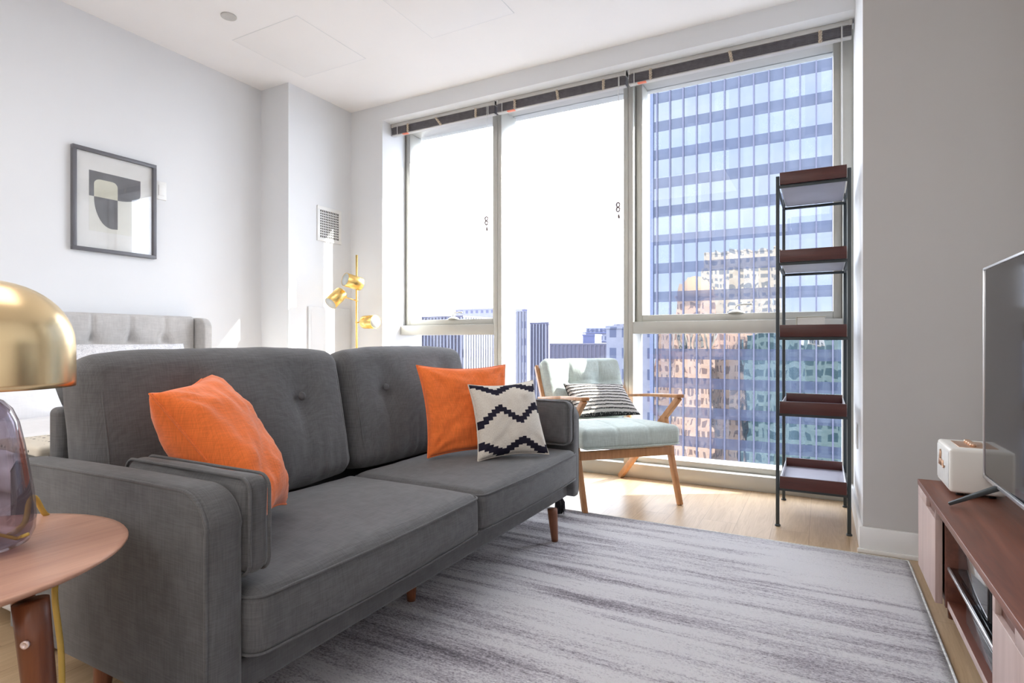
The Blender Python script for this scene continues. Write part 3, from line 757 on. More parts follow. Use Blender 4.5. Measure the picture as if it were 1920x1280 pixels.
# domed shade, open below, with real thickness
prof = []; R = .134; z0, z1 = .288, .480
for i in range(15):
    a = i/14*PI/2; prof.append((R*math.cos(a)**.92 if i < 14 else 0, z0+.075+(z1-z0-.075)*math.sin(a)))
prof = [(R*1.0, z0), (R*1.005, z0+.01)]+prof
inner = [(max(0, r-.004), z-.004 if i > 1 else z) for i, (r, z) in enumerate(prof)]
B().lathe(prof+inner[::-1], (LX, LY, TZ), 64).build('lamp_shade', 'brass_lamp', lamp)
gp = [(r*.86, z) for r, z in [(0, .004), (.060, .004), (.078, .012), (.087, .030), (.089, .055), (.085, .10), (.078, .14), (.070, .185), (.061, .225), (.050, .25), (.035, .265), (.018, .272)]]
gi = [(max(0, r-.004), z+(.004 if z < .1 else -.003)) for r, z in gp]
B().lathe(gp+gi[::-1]+[], (LX, LY, TZ), 56).build('glass_base', 'smoked_glass', lamp)
B().lathe([(0, .262), (.020, .262), (.022, .270), (.014, .285), (.010, .30), (.010, .44), (0, .44)], (LX, LY, TZ), 24).build('stem', 'brass_lamp', lamp)
B().tube([(LX+.01, LY, TZ+.30), (LX+.012, LY, TZ+.20), (LX+.02, LY+.004, TZ+.08), (LX+.03, LY+.01, TZ+.034), (LX+.055, LY+.03, TZ+.024), (LX+.073, LY+.04, TZ+.032)], .003, 8).build('inner_cord', 'gold_cord', lamp)
def cz(pts):
    o_ = [Vector(p) for p in pts]; r_ = []
    for k in range(len(o_)-1):
        a, b_, c_, d_ = o_[max(0, k-1)], o_[k], o_[k+1], o_[min(len(o_)-1, k+2)]
        for q in range(6):
            t = q/6; r_.append(.5*((2*b_)+(c_-a)*t+(2*a-5*b_+4*c_-d_)*t*t+(3*b_-a-3*c_+d_)*t**3))
    return r_+[o_[-1]]
B().tube(cz([(-1.335, .500, TZ+.008), (-1.39, .545, TZ+.010), (-1.432, .570, TZ+.040), (-1.445, .585, TZ+.044), (-1.452, .603, TZ+.008), (-1.462, .625, TZ-.02), (-1.42, .625, .46), (-1.305, .560, .42), (-1.285, .562, .30), (-1.275, .56, .15), (-1.30, .58, .01), (-1.6, .62, .006)]), .0052, 10).build('power_cord', 'gold_cord', lamp)

# ================================================================== RUG, TASSEL
rugb = B(); nx, ny = 60, 60
x0, x1, y0, y1 = -1.36, .312, .25, 2.825
vv = []
def rugp(i, j, z):
    x = x0+(x1-x0)*i/nx; y = y0+(y1-y0)*j/ny
    if i in (0, nx): x += .004*mnoise.noise(Vector((0, y*30, i)))
    if j in (0, ny): y += .004*mnoise.noise(Vector((x*30, 0, j)))
    return (x, y, z+.0015*mnoise.noise(Vector((x*9, y*9, 0))) if z > 0 else .0005)
top = [rugp(i, j, .011 if 0 < i < nx and 0 < j < ny else .008) for i in range(nx+1) for j in range(ny+1)]
F = [(i*(ny+1)+j, (i+1)*(ny+1)+j, (i+1)*(ny+1)+j+1, i*(ny+1)+j+1) for i in range(nx) for j in range(ny)]
rugb._add(top, F, True)
ringi = [i*(ny+1) for i in range(nx+1)]+[nx*(ny+1)+j for j in range(1, ny+1)]+[i*(ny+1)+ny for i in range(nx-1, -1, -1)]+[j for j in range(ny-1, 0, -1)]
bot = [(top[k][0], top[k][1], .0005) for k in ringi]; tp = [top[k] for k in ringi]; n_ = len(ringi)
rugb._add(tp+bot, [(k, (k+1) % n_, n_+(k+1) % n_, n_+k) for k in range(n_)]+[tuple(range(n_, 2*n_))[::-1]], False)
bmesh.ops.remove_doubles(rugb.bm, verts=rugb.bm.verts, dist=1e-5)
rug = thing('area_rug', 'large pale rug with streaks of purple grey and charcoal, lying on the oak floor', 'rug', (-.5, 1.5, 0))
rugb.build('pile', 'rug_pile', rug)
rb = B(); rb.tube([(x0, y0, .005), (x1, y0, .005), (x1, y1, .005), (x0, y1, .005), (x0, y0, .005)], .0055, 8, cap=False); rb.build('bound_edge', 'rug_edge', rug, 'pale stitched edge')
ts = B()
for k in range(90):
    a = random.uniform(0, 2*PI); r_ = random.uniform(0, .026)
    bx, by = -1.185+r_*math.cos(a)*.9, 2.72+r_*math.sin(a)
    ts.tube([(-1.185+.2*(bx+1.185), 2.72+.2*(by-2.72), .112), (bx, by, .075), (bx+random.uniform(-.006, .006), by, .012+random.uniform(0, .02))], .0022, 4, radii=[.002, .0035, .002])
tt = thing('tassel', 'dark fuzzy tassel hanging behind the far leg of the sofa', 'tassel', (-1.185, 2.72, .012))
ts.build('fringe', 'tassel_dark', tt)
B().lathe([(0, .10), (.010, .10), (.013, .115), (.008, .13), (0, .135)], (-1.185, 2.72, 0), 12).build('knot', 'tassel_dark', tt)
B().tube([(-1.185, 2.72, .13), (-1.19, 2.715, .17), (-1.2, 2.69, .2)], .003, 6).build('loop', 'tassel_dark', tt)

# ================================================================== ARMCHAIR
CO = Vector((-.885, 3.025, 0)); CW = Vector((.701, .713, 0)); CD = Vector((.713, -.701, 0))
def C(w_, d_, z_): return CO+CW*w_+CD*d_+Vector((0, 0, z_))
CM = frame_M(CO, CW, -CD*-1, Vector((0, 0, 1)))   # local x = width, y = forward
ch = thing('armchair', 'mid-century armchair with mint grey upholstery and angular oak arms, by the window', 'chair', tuple(C(0, -.3, 0)))
for s_ in (-1, 1):
    w_ = .285*s_
    B().bar(C(w_, -.165, .475), C(w_, 0, 0), .026, .046, up=CD, w2=.024, h2=.030).build('leg', 'chair_wood', ch)
    B().bar(C(w_, -.01, .590), C(w_, -.695, 0), .026, .030, up=CD, w2=.026, h2=.036).build('leg', 'chair_wood', ch)
    a = B()
    a.bar(C(w_, .005, .600), C(w_, -.30, .580), .046, .020, w2=.040, h2=.018, bev=.004); a.bar(C(w_, -.295, .5805), C(w_, -.70, .540), .040, .018, w2=.026, h2=.016, bev=.004)
    a.build('armrest', 'chair_wood', ch)
    B().bar(C(w_*.99, -.47, .27), C(w_*.99, -.765, .74), .024, .040, up=CD, w2=.022, h2=.028).build('back_post', 'chair_wood', ch)
    B().bar(C(w_*.99, -.07, .290), C(w_*.99, -.56, .270), .024, .046).build('side_rail', 'chair_wood', ch)
B().bar(C(-.28, -.075, .288), C(.28, -.075, .288), .024, .046).build('front_rail', 'chair_wood', ch)
B().bar(C(-.27, -.53, .275), C(.27, -.53, .275), .024, .04).build('rear_rail', 'chair_wood', ch)
for zz in (.50, .62, .71):
    t_ = (zz-.27)/.47; B().bar(C(-.27, -.47-.295*t_, zz), C(.27, -.47-.295*t_, zz), .016, .035).build('back_slat', 'chair_wood', ch)
CM = Matrix(((CW.x, CD.x, 0, CO.x), (CW.y, CD.y, 0, CO.y), (0, 0, 1, 0), (0, 0, 0, 1)))
def fn(p, u):
    for xx in (-.095, .095):
        if u[2] > 0: p.z -= .0055*math.exp(-((p.x-xx)/.008)**2)*u[2]
        if u[1] > .5: p.y -= .005*math.exp(-((p.x-xx)/.008)**2)
    if u[1] > 0: p.z -= .004*u[1]**2
    return p
bb = B(); bb.soft((.585, .57, .110), CM @ T(0, -.285, .372) @ rot('X', 3), .030, (.004, .008, .022), 60, fn, wr=.0015)
sc_ = bb.build('seat_cushion', 'mint_cloth', ch)
pts = [CM @ T(0, -.285, .372) @ rot('X', 3) @ Vector(p) for p in ((-.285, .20, -.048), (-.285, .275, -.048), (-.26, .287, -.048), (0, .294, -.048), (.26, .287, -.048), (.285, .275, -.048), (.285, .20, -.048))]
B().tube(pts, .004, 6).build('piping', 'mint_cloth', sc_)
BM = CM @ T(0, -.650, .600) @ rot('X', 25) 
def fn(p, u):
    if u[1] > 0:
        for xx in (-.10, .11):
            d = math.hypot((p.x-xx)/.07, (p.z-.035)/.06); p.y -= .042*math.exp(-d*d)*u[1]
            p.y -= .009*u[1]*math.exp(-((p.x-xx)/.010)**2)*(1-u[2]**4)
        p.y -= .008*u[1]*math.exp(-((p.z-.035)/.010)**2)*(1-u[0]**4)
    return p
bb = B(); bb.soft((.545, .105, .40), BM, .042, (.0, .026, .0), 54, fn, wr=.0015)
bb.build('back_cushion', 'mint_cloth', ch)
# striped lumbar cushion
pillow('cushion', 'rope_cloth', C(-.17, -.575, .635), C(.225, -.56, .625), C(.275, -.415, .448), C(-.18, -.40, .448), .12,
       'beige and black rope-striped lumbar cushion sitting on the mint armchair', inset=.06, seed=1.2, wr=.004)

# ================================================================== TRAY SHELF (tall narrow)
sh = thing('tray_shelf', 'tall narrow black metal shelf holding five dark red-brown wooden trays', 'shelf', (-.035, 3.35, 0))
xl, xr, yf, yr = -.188, .114, 3.09, 3.61
for x, y, zt in ((xl, yf, 1.70), (xr, yf, 1.722), (xl, yr, 1.69), (xr, yr, 1.69)):
    p_ = B().box(x-.008, x+.008, y-.008, y+.008, .008, 1.705, .002).build('post', 'black_metal', sh)
    B().lathe([(0, 0), (.013, 0), (.013, .006), (.009, .010), (0, .010)], (x, y, 0), 16).build('foot', 'black_metal', p_)
for zb in (1.668, 1.292, .930, .560, .197):
    for y in (yf, yr): B().box(xl, xr, y-.006, y+.006, zb-.022, zb-.008, .001).build('crossbar', 'black_metal', sh)
    for x in (xl, xr): B().box(x-.005, x+.005, yf, yr, zb-.020, zb-.008, .001).build('side_bar', 'black_metal', sh)
    tr = B().box(xl+.014, xr-.014, yf-.012, yr-.01, zb-.006, zb+.004, .001).build('tray', 'tray_top', sh, 'pale grey tray bottom')
    B().box(xl+.010, xr-.010, yf-.020, yf-.008, zb-.008, zb+.050, .0015).build('tray_front', 'tray_wood', tr)
    B().box(xl+.014, xr-.014, yr-.022, yr-.010, zb-.006, zb+.050, .0015).build('tray_back', 'tray_wood', tr)
    for x in (xl+.010, xr-.014): B().box(x, x+.004, yf-.008, yr-.022, zb-.006, zb+.034, .001).build('tray_side', 'tray_side', tr)
    for k in range(2): B().lathe([(0, 0), (.005, 0), (.006, .006), (0, .006)], (xl+.045+.022*k, yf+.002, zb-.014-.006+.0), 10).build('bolt', 'silver', sh)
bk_ = thing('book', 'small pale cream book lying on the middle tray of the tall shelf', 'book', (-.045, 3.29, .934))
cv = B(); cv.box(-.112, .020, 3.22, 3.38, .9345, .9375, .001); cv.box(-.112, .020, 3.22, 3.38, 1.0215, 1.0245, .001); cv.box(-.112, -.108, 3.22, 3.38, .9345, 1.0245, .001)
cv.build('cover', 'book_cream', bk_); B().box(-.107, .016, 3.223, 3.377, .938, 1.021, .001).build('pages', 'book_paper', bk_)

# ================================================================== FLOOR LAMP
FX, FY = -3.06, 3.236
fl = thing('floor_lamp', 'slim gold floor lamp with three adjustable cylinder heads, standing in the corner', 'lamp', (FX, FY, 0))
B().lathe([(0, 0), (.135, 0), (.14, .004), (.14, .016), (.135, .02), (.02, .022), (.012, .03), (0, .03)], (FX, FY, 0), 40).build('base', 'brass_gold', fl)
B().tube([(FX, FY, .02), (FX, FY, 1.546)], .0085, 14).build('pole', 'brass_gold', fl)
rtv = Vector((.8806, .4738, 0)); fwv = Vector((-.4738, .8806, 0))
def head(base, d, at):
    """base = centre of the closed end, d = direction of opening"""
    d = Vector(d).normalized(); z = d; a = Vector((0, 0, 1)) if abs(d.z) < .9 else Vector((1, 0, 0)); x = z.cross(a).normalized(); y = z.cross(x)
    M = frame_M(base, x, y, z); L_ = .135; r_ = .049
    arm_ = B().tube([(FX, FY, at), Vector(base)+d*.035], .0042, 8).build('arm', 'brass_gold', fl)
    h = B(); h.lathe([(0, 0), (r_-.006, 0), (r_-.001, .004), (r_, .010), (r_, L_), (r_-.0025, L_), (r_-.0025, .012), (0, .008)], n=32, M=M)
    hh = h.build('lamp_head', 'brass_gold', fl)
    B().lathe([(r_-.003, L_-.001), (r_-.003, .014), (0, .012)], n=28, M=M).build('reflector', 'lamp_inside', hh)
    B().lathe([(0, L_-.012), (.012, L_-.015), (.021, L_-.03), (.024, L_-.048), (.018, L_-.066), (.013, L_-.085), (.012, L_-.10), (0, L_-.10)], n=20, M=M).build('bulb', 'bulb_glass', hh)
    B().lathe([(0, -.010), (.010, -.006), (.012, 0), (.010, .006), (0, .010)], (FX, FY, at), 14).build('joint', 'brass_gold', fl)
c0 = Vector((FX, FY, 0))
head(c0+rtv*.045-fwv*.045+Vector((0, 0, 1.322)), -rtv*.80-fwv*.85+Vector((0, 0, .24)), 1.368)
head(c0-rtv*.10-fwv*.035+Vector((0, 0, 1.262)), -rtv*.42-fwv*.62+Vector((0, 0, -.62)), 1.205)
head(c0+rtv*.065-fwv*.03+Vector((0, 0, 1.043)), rtv*.85-fwv*.70+Vector((0, 0, -.0)), 1.043)

# ================================================================== BED
bed = thing('bed', 'upholstered bed with a tufted light grey winged headboard behind the sofa', 'bed', (-2.75, 1.55, 0))
def fn(p, u):
    if u[0] > 0:
        for k in range(-3, 4):
            yy = k*.2-.03
            p.x -= .014*u[0]*math.exp(-((p.y-yy)/.010)**2)*(1 if p.z > .10 else .25)
            d = math.hypot((p.y-yy)/.035, (p.z-.10)/.035); p.x -= .026*u[0]*math.exp(-d*d)
            for s_ in (-1, 1):
                dd = abs((p.y-yy)+s_*(p.z-.10))/1.4
                if p.z < .10: p.x -= .008*u[0]*math.exp(-(dd/.010)**2)
    return p
hbM = T(-3.595, 1.533, .81)
bb = B(); bb.soft((.09, 1.52, .50), hbM, .02, (.006, 0, 0), 110, fn); bb.build('headboard', 'bed_cloth', bed)
for y in (.735, 2.325):
    t = bmesh.new(); pr = [(-3.648, .12), (-3.46, .12), (-3.46, .96)]
    for i in range(1, 8):
        a = i/8*PI/2; pr.append((-3.53+.07*math.cos(a), .985+.065*math.sin(a)))
    pr += [(-3.55, 1.052), (-3.648, 1.052)]
    A = [t.verts.new((x, y-.028, z)) for x, z in pr]; Cc = [t.verts.new((x, y+.028, z)) for x, z in pr]
    for i in range(len(pr)): j = (i+1) % len(pr); t.faces.new([A[i], A[j], Cc[j], Cc[i]])
    t.faces.new(A[::-1]); t.faces.new(Cc); bmesh.ops.recalc_face_normals(t, faces=t.faces); bmesh.ops.bevel(t, geom=[e for e in t.edges if len(e.link_faces) == 2 and e.calc_face_angle(0) > 1], offset=.012, segments=3, affect='EDGES', profile=.5)
    bb = B(); bb.merge(t, None, True); bb.build('headboard_wing', 'bed_cloth', bed)
bb = B(); bb.soft((1.62, 1.53, .20), T(-2.73, 1.53, .22), .02, seg=12); bb.build('bed_frame', 'bed_cloth', bed)
for x, y in ((-3.5, .82), (-3.5, 2.24), (-1.97, .82), (-1.97, 2.24)): taper_leg('leg', (x, y, .125), (x, y, 0), .022, .016, 'walnut_leg', bed)
bb = B(); bb.soft((1.60, 1.50, .18), T(-2.73, 1.53, .385), .05, (0, 0, .01), 20); bb.build('mattress', 'white_linen', bed)
def fn(p, u):
    p.z += .008*math.sin(p.x*9+2*math.sin(p.y*5)) + .006*math.sin(p.y*14+p.x*6)
    return p
dv = tag(B().soft((1.30, 1.60, .075), T(-2.60, 1.53, .515), .03, (0, 0, .02), 46, fn, wr=.008).build('duvet', 'white_linen'), 'rumpled white duvet spread over the bed behind the sofa', 'duvet')
pillow('bed_pillow', 'white_linen', (-3.46, .84, .845), (-3.44, 1.44, .850), (-3.20, 1.43, .52), (-3.20, .84, .52), .17, 'plain white pillow standing against the headboard, seen under the brass lamp shade', 'pillow', inset=.05, seed=3.3, wr=.012)
pillow('bed_pillow', 'speckled_linen', (-3.46, 1.50, .885), (-3.45, 2.15, .885), (-3.22, 2.14, .53), (-3.22, 1.50, .53), .15, 'white speckled pillow with its corner peeping over the sofa back, by the headboard wing', 'pillow', inset=.05, seed=9.3, wr=.012)
th_ = B(); th_.soft((.26, .34, .03), T(-2.09, .97, .585), .012, (0, 0, .008), 16, wr=.006); tag(th_.build('throw_blanket', 'dotted_throw'), 'cream throw with small black dots folded on the foot of the bed', 'blanket')

# ================================================================== WALL ART, SWITCH, VENT, PANEL, OUTLET
pic = thing('framed_print', 'dark grey framed abstract print with wide white mat on the left wall', 'picture', (XL+.012, 1.87, 1.41))
y0, y1, z0, z1 = 1.643, 2.098, 1.411, 1.993
f = B(); fw_ = .021
f.box(XL+.001, XL+.028, y0, y1, z1-fw_, z1, .002); f.box(XL+.001, XL+.028, y0, y1, z0, z0+fw_, .002)
f.box(XL+.001, XL+.028, y0, y0+fw_, z0+fw_, z1-fw_, .002); f.box(XL+.001, XL+.028, y1-fw_, y1, z0+fw_, z1-fw_, .002)
f.build('frame', 'frame_grey', pic)
B().box(XL+.002, XL+.010, y0+fw_, y1-fw_, z0+fw_, z1-fw_).build('mat_board', 'mat_board', pic)
art = B().box(XL+.010, XL+.0106, 1.731, 2.010, 1.530, 1.873).build('artwork', 'print_paper', pic)
def flat(poly, x, mat, name):
    b_ = B(); n = len(poly); b_._add([(x, y, z) for y, z in poly]+[(x-.0005, y, z) for y, z in poly], [tuple(range(n)), tuple(range(n, 2*n))[::-1]]+[(i, (i+1) % n, n+(i+1) % n, n+i) for i in range(n)])
    b_.build(name, mat, art)
flat([(1.731, 1.728), (1.881, 1.728)] + [(1.881+.129*math.sin(a*PI/16)*1.0, 1.728+.056*(1-math.cos(a*PI/16))) for a in range(1, 9)] + [(2.010, 1.873), (1.731, 1.873)], XL+.0112, 'print_grey', 'dark_field')
arc = [(1.756, 1.728), (1.881, 1.728)]
for cx, cz, a0 in ((1.851, 1.80, 0), (1.790, 1.80, 90)):
    for i in range(7): a = math.radians(a0+15*i); arc.append((cx+(.030 if a0 == 0 else .034)*math.cos(a), cz+.030*math.sin(a)))
flat(arc, XL+.0118, 'print_cream', 'cream_shape')
u_ = [(1.881, 1.728), (1.756, 1.728)]
for i in range(1, 12): a = math.radians(90*i/12); u_.append((1.851-.095*math.cos(a), 1.728-.173*math.sin(a)))
u_ += [(1.851, 1.555), (1.881, 1.557)]
flat(u_, XL+.0118, 'print_grey', 'grey_shape')
B().box(XL+.015, XL+.0165, y0+fw_, y1-fw_, z0+fw_, z1-fw_).build('glazing', 'picture_glass', pic)

sw = thing('thermostat', 'small white wall plate on the left wall, right beside the framed print', 'switch', (XL+.006, 2.135, 1.80))
B().box(XL+.0005, XL+.010, 2.10, 2.17, 1.79, 1.905, .003).build('plate', 'white_plastic', sw)
B().box(XL+.010, XL+.014, 2.118, 2.152, 1.815, 1.88, .002).build('rocker', 'white_plastic', sw)

vt = thing('wall_vent', 'square white air vent with dark grille holes, high on the corner column', 'vent', (-3.365, 3.26, 1.66))
vf = B(); a0, a1, b0, b1 = 3.139, 3.385, 1.668, 1.935
vf.box(-3.3695, -3.362, a0, a1, b0, b0+.028, .001); vf.box(-3.3695, -3.362, a0, a1, b1-.028, b1, .001); vf.box(-3.3695, -3.362, a0, a0+.028, b0+.028, b1-.028, .001); vf.box(-3.3695, -3.362, a1-.028, a1, b0+.028, b1-.028, .001)
vf.build('frame', 'white_plastic', vt)
B().box(-3.3697, -3.3685, a0+.02, a1-.02, b0+.02, b1-.02).build('duct', 'vent_dark', vt)
g = B()
for i in range(1, 11):
    yy = a0+.028+(a1-a0-.056)*i/11; g.box(-3.3665, -3.3645, yy-.003, yy+.003, b0+.028, b1-.028)
    zz = b0+.028+(b1-b0-.056)*i/11; g.box(-3.366, -3.3635, a0+.028, a1-.028, zz-.003, zz+.003)
g.build('grille', 'white_plastic', vt)
pn = thing('wall_access_panel', 'low white access panel on the corner column behind the gold floor lamp', 'panel', (-3.365, 3.265, .35))
B().box(-3.3695, -3.358, 3.05, 3.47, .35, 1.162, .003).build('panel', 'wall_paint', pn)
B().box(-3.358, -3.3565, 3.075, 3.445, .38, 1.135, .001).build('door', 'wall_paint', pn)
ot = thing('wall_outlet', 'small white outlet plate on the bright wall return behind the tall shelf', 'outlet', (.154, 3.28, .38))
B().box(.150, .1565, 3.24, 3.32, .38, .50, .002).build('plate', 'white_plastic', ot)
B().box(.148, .1505, 3.262, 3.298, .40, .48, .002).build('socket', 'trim_paint', ot)

# ================================================================== MEDIA CONSOLE
KX0, KX1, KY1, KZ = .2965, .72, 2.446, .42
KY0 = .55
con = thing('media_console', 'long low walnut media console against the right wall with open middle bay', 'console', (.5, 1.5, 0))
B().box(KX0, KX1, KY0, KY1, KZ-.018, KZ, .0015).build('top', 'console_top', con)
B().box(KX0+.0004, KX0+.0045-.004, KY0, KY1, KZ-.018, KZ-.0004).build('top_edging', 'console_front', con, 'pale front edge strip')
B().box(KX0+.03, KX1, KY0+.02, KY1-.003, .122, .140, .001).build('bottom_board', 'console_inside', con)
B().box(KX0+.0285, KX0+.0302, KY0+.02, KY1-.003, .122, .1405, .0005).build('bottom_edging', 'console_front', con)
B().box(KX1-.012, KX1-.002, KY0, KY1, .12, KZ-.018).build('back_panel', 'console_inside', con)
for y in (KY0, 1.46, 2.085, KY1-.018): B().box(KX0+.024, KX1-.012, y, y+.018, .12, KZ-.018, .001).build('side_panel', 'console_inside', con)
def cdoor(ya, yb, ha, hb):
    t = B(); z0, z1 = .122, KZ-.021; nz = .030
    t.box(KX0+.002, KX0+.020, ya, yb, z0, z1-nz, .001)
    t.box(KX0+.002, KX0+.020, ya, ha, z1-nz-.0005, z1, .001); t.box(KX0+.002, KX0+.020, hb, yb, z1-nz-.0005, z1, .001)
    d = t.build('door', 'console_front', con)
    B().box(KX0+.012, KX0+.0205, ha, hb, z1-nz, z1, .0005).build('finger_pull', 'console_inside', d, 'dark recessed finger pull')
cdoor(2.105, KY1-.001, 2.11, 2.27); cdoor(.95, 1.455, 1.305, 1.435)
cdoor(KY0+.002, .945, .6, .75)
sg = B().box(KX0+.034, KX1-.02, 1.478, 2.085, .234, .240, .001).build('glass_shelf', 'shelf_glass', con, 'tinted glass shelf')
B().box(KX0+.028, KX0+.034, 1.478, 2.085, .232, .242, .0015).build('shelf_edge', 'silver', con, 'silver shelf edge')
for x, y in ((KX0+.08, KY0+.1), (KX0+.08, 1.5), (KX0+.08, KY1-.12), (KX1-.05, KY0+.1), (KX1-.05, KY1-.12)): taper_leg('leg', (x, y, .125), (x, y, 0), .018, .013, 'walnut_leg', con)
def device(z0, h, ya, yb, lab):
    o = thing('media_box', lab, 'media box', (KX0+.19, (ya+yb)/2, z0))
    B().box(KX0+.048, KX1-.08, ya, yb, z0+.004, z0+h, .003).build('case', 'device_dark', o)
    B().box(KX0+.044, KX0+.049, ya+.004, yb-.004, z0+.008, z0+h-.004, .001).build('front_panel', 'glossy_face', o, 'mirror-glossy front')
    for q in (0, 1, 2): B().lathe([(0, 0), (.006, 0), (.006, .003), (0, .003)], (KX0+.0500, ya+.05+.022*q, z0+h*.5), 10, M=None).build('button', 'silver', o)
    for x in (KX0+.08, KX1-.11):
        for y in (ya+.03, yb-.03): B().lathe([(0, 0), (.010, 0), (.010, .005), (0, .005)], (x, y, z0), 10).build('foot', 'black_plastic', o)
device(.240, .105, 1.70, 2.03, 'glossy-fronted black media box on the glass shelf of the console')
device(.140, .060, 1.55, 1.93, 'low glossy-fronted black media box on the bottom board of the console')

# speaker
sx0, sx1, sy0, sy1, sz0, sz1 = .352, .492, 2.222, 2.440, .430, .567
spk = thing('bluetooth_speaker', 'boxy cream speaker with copper script logo, on the console behind the television', 'speaker', ((sx0+sx1)/2, (sy0+sy1)/2, KZ))
bb = B(); bb.box(sx0, sx1, sy0, sy1, sz0, sz1, .010, seg=4); bb.build('body', 'cream_plastic', spk)
B().box(sx0-.002, sx0+.004, sy0+.012, sy1-.012, sz0+.012, sz1-.012, .002).build('grille', 'grille_cloth', spk)
for x in (sx0+.03, sx1-.03):
    for y in (sy0+.03, sy1-.03): B().lathe([(0, 0), (.010, 0), (.010, .011), (0, .011)], (x, y, KZ), 12).build('foot', 'black_plastic', spk)
lg = B(); cx_ = sx0-.004; yy, zz = 2.335, .508
S_ = 1.0
# script initial facing the room: tall looped stem, hump and tail (mirrored so it reads from the -X side)
def sc2(pts): return [(cx_, yy-a*1.3, zz+c*1.3) for a, c in pts]
lg.tube(sc2([(-.030, -.012), (-.022, .010), (-.014, .026), (-.010, .020), (-.018, -.012)]), .0028, 8)
lg.tube(sc2([(-.018, -.008), (-.010, .004), (-.003, .004), (-.004, -.012), (.004, -.010), (.012, .002), (.018, .004), (.018, -.010), (.026, -.012), (.036, -.006)]), .0026, 8)
lg.build('logo', 'copper', spk)
B().box(sx0+.030, sx1-.030, sy0+.045, sy1-.045, sz1-.001, sz1+.0015, .0005).build('control_plate', 'copper', spk)
for k in range(4): B().lathe([(0, 0), (.009, 0), (.009, .007), (.007, .009), (0, .009)], ((sx0+sx1)/2, sy0+.068+k*.028, sz1+.0015), 16).build('knob', 'copper', spk)

# television
tv = thing('television', 'flat black television with thin silver bezel standing on the walnut console', 'television', (.44, 1.64, KZ))
TM = T(.432, 2.200, 0) @ rot('Z', .6)      # local: x = thickness, -y = along the screen
L_, zb, zt = 1.12, .492, 1.120
def tvb(b_, *a, **k): return b_.box(*a, M=TM, **k)
tvb(B(), .004, .030, -L_, 0, zb, zt, bev=.003).build('case', 'black_plastic', tv)
tvb(B(), .030, .055, -L_+.2, -.2, zb+.04, zt-.2, bev=.008).build('rear_housing', 'black_plastic', tv)
tvb(B(), .0, .0045, -L_+.006, -.006, zb+.010, zt-.006).build('screen', 'screen', tv)
bz = B(); e = .006
tvb(bz, -.003, .010, -L_, 0, zt-e, zt+.001, bev=.001); tvb(bz, -.003, .010, -L_, 0, zb-.002, zb+.009, bev=.001)
tvb(bz, -.003, .010, -.0035, .0015, zb, zt, bev=.001); tvb(bz, -.003, .010, -L_-.001, -L_+.004, zb, zt, bev=.001)
bz.build('bezel', 'silver', tv)
for yy in (-.16, -L_+.16):
    s_ = B()
    s_.M = TM
    s_.bar((.012, yy+.02, zb+.004), (-.105, yy+.045, KZ+.006), .030, .014, w2=.016, h2=.009, bev=.002)
    s_.bar((.012, yy+.02, zb+.004), (.125, yy+.045, KZ+.006), .030, .014, w2=.016, h2=.009, bev=.002)
    s_.build('foot', 'black_metal', tv)

# ================================================================== THE CITY OUTSIDE
TY = 81.0
tw = thing('glass_office_tower', 'blue glass curtain-wall office tower filling the view through the right window', 'building', (0, TY+15, -60))
X0, X1 = -20.9, 36.0; FH = 3.99; ZC = -.82
B().box(X0+.2, X1, TY+.35, TY+30, -60, 46).build('core', 'tower_spandrel', tw)
k0, k1 = -5, 11
for k in range(k0, k1+1):
    zc = ZC+k*FH
    B().box(X0, X1, TY-.02, TY+.3, zc-.72, zc+.72).build('spandrel_band', 'tower_spandrel', tw)
    B().box(X0, X1, TY, TY+.25, zc+.72, zc+FH-.72).build('window_band', 'tower_vision', tw)
B().box(X0, X1, TY, TY+.3, -60, ZC+k0*FH-.72).build('lower_wall', 'tower_vision', tw)
nm = int((X1-X0)/1.8)
for i in range(nm+1):
    x = X0+.55+i*1.8
    B().box(x-.09, x+.09, TY-.28, TY, -60, 46).build('mullion', 'tower_mullion', tw)
B().box(X0-.45, X0+.05, TY-.3, TY+30, -60, 46).build('corner_pier', 'tower_corner', tw)

def block(name, label, x0, x1, y0, y1, z0, z1, mat, roof=None, fins=None, bands=None, parapet=True, side=None):
    o = thing(name, label, 'building', ((x0+x1)/2, (y0+y1)/2, z0))
    B().box(x0, x1, y0, y1, z0, z1).build('wall', mat, o)
    if side:
        f_ = B(); y = y0
        while y < y1: f_.box(x1, x1+.5, y, y+side[1], z0, z1); y += side[0]
        f_.build('side_fins', side[2], o)
        B().box(x1, x1+.2, y0, y1, -4.4, -1.8).build('side_window_band', 'fin_dark', o)
    if parapet: B().box(x0-.15, x1+.15, y0-.15, y1+.15, z1-.1, z1+.5).build('parapet', roof or mat, o)
    if fins:
        sp_, wd, dp, fm = fins; f_ = B(); x = x0
        while x < x1: f_.box(x, x+wd, y0-dp, y0, z0, z1); x += sp_
        f_.build('facade_fins', fm, o)
    for (a, c, m2) in (bands or []): B().box(x0-.05, x1+.05, y0-.12, y0, a, c).build('window_band', m2, o)
    return o
block('office_block', 'purple-grey finned office block seen low through the left window', -135, -104.6, 160, 182, -60, 9.0, 'purple_wall', fins=(1.35, .5, .6, 'fin_pale'), side=(1.6, .75, 'fin_sunlit'))  # side fins coloured lighter than the front ones to look sunlit
block('distant_tower', 'distant white stepped building on the skyline above the left window rail', -176, -146, 262, 285, -60, 18.0, 'pale_block')
block('distant_tower', 'small white tower block rising behind the stepped skyline building', -165, -152.5, 287, 300, -60, 25.5, 'pale_block')
block('office_block', 'narrow pale grey ribbed block left of the dark striped one, centre window', -69.5, -60.6, 120, 121.5, -60, 8.0, 'pale_block', fins=(.8, .3, .3, 'fin_pale'))
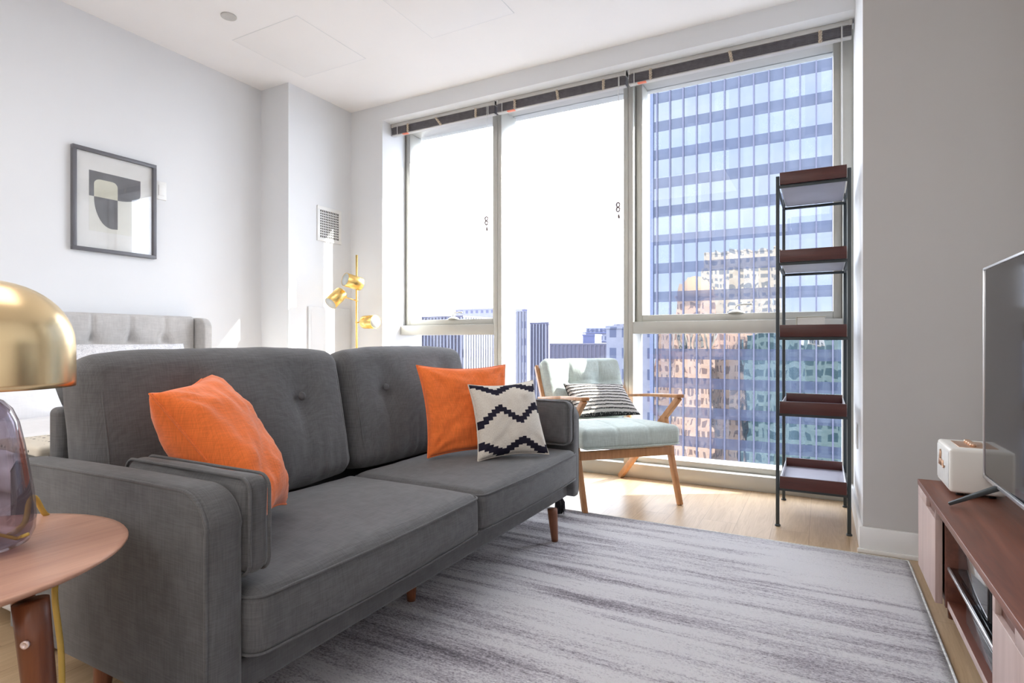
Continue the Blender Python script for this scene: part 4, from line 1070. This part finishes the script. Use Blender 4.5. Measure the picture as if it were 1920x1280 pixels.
block('office_block', 'dark indigo block with vertical stripes, centre window above the zigzag cushion', -70.6, -64.4, 140.2, 141.2, -60, 5.6, 'fin_dark', fins=(.9, .34, .4, 'fin_pale'), bands=[])
block('low_office_block', 'long low purple-grey building behind the mint armchair', -84, -50, 172, 215, -60, -.2, 'purple_roof', fins=(1.4, .4, .2, 'purple_wall'))
block('roof_plant_room', 'small blue box building on the low purple roof', -72, -67.7, 185, 192, .3, 2.9, 'sign_blue')
block('distant_tower', 'pale distant tower block right behind the rooftop sign', -93.4, -80, 283, 300, -60, 9.5, 'pale_block')
sg_ = thing('rooftop_sign', 'distant white rooftop sign with blue lettering beyond the centre window', 'sign', (-94, 260, -60))
B().box(-99.7, -88.5, 260, 262, -60, 7.5).build('sign_board', 'white_block', sg_)
B().box(-101, -81, 259.2, 260, 4.7, 5.3).build('ledge', 'sign_blue', sg_)
B().box(-96, -81, 259.2, 260, .8, 1.2).build('ledge', 'sign_blue', sg_)
cu = bpy.data.curves.new('lettering', 'FONT'); cu.body = 'CAPELLINI'; cu.size = 1.9; cu.extrude = .05; cu.align_x = 'CENTER'
lo_ = bpy.data.objects.new('lettering', cu); COL.objects.link(lo_)
dg = bpy.context.evaluated_depsgraph_get(); me = bpy.data.meshes.new_from_object(lo_.evaluated_get(dg)); bpy.data.objects.remove(lo_)
me.transform(T(-94.6, 259.9, 5.6) @ rot('X', 90)); me.transform(T(94, -260, 60)); me.materials.append(MATS['sign_blue'])
lt = bpy.data.objects.new('lettering', me); COL.objects.link(lt); lt.parent = sg_
block('apartment_tower', 'slim white apartment tower with small windows at the left edge of the glass tower', -33, -24.6, 96, 112, -60, 3.2, 'white_block')
# buildings across the street that the tower mirrors
block('brick_building', 'warm orange stone building mirrored in the tower glass', -50, -22.5, -60, -34.5, -60, 8, 'orange_masonry')
o = block('domed_building', 'orange building with a rounded gable mirrored in the tower glass', -42, -30, -33.8, -28, -60, 15, 'orange_masonry')
B().lathe([(6, 0), (5.8, 2.5), (4.6, 5), (2.6, 6.8), (0, 7.6)], (-36, -31, 15), 28).build('dome', 'reflect_roof', o)
ar = B()
for i in range(5):
    pts = [(-41+2.5*i+1.0*math.cos(a*PI/8)*-1, -27.9, 5+1.4*math.sin(a*PI/8)) for a in range(9)]
    ar.tube([(pts[0][0], -27.9, -2)]+pts+[(pts[-1][0], -27.9, -2)], .25, 6)
ar.build('arches', 'beige_masonry', o)
block('stone_building', 'tall beige stone building mirrored high in the tower glass', -42, -14, -100, -78, -60, 36, 'beige_masonry')
block('dark_office_block', 'dark green office block mirrored in the lower right of the tower glass', -20, 45, -48, -22, -60, 3, 'green_office')
gd = B(); gd.box(-600, 400, 12, 900, -61, -60); o = gd.build('ground', 'haze_ground'); o['kind'] = 'structure'
gd = B(); gd.box(-600, 400, -500, -8, -61, -60); o = gd.build('ground', 'haze_ground'); o['kind'] = 'structure'
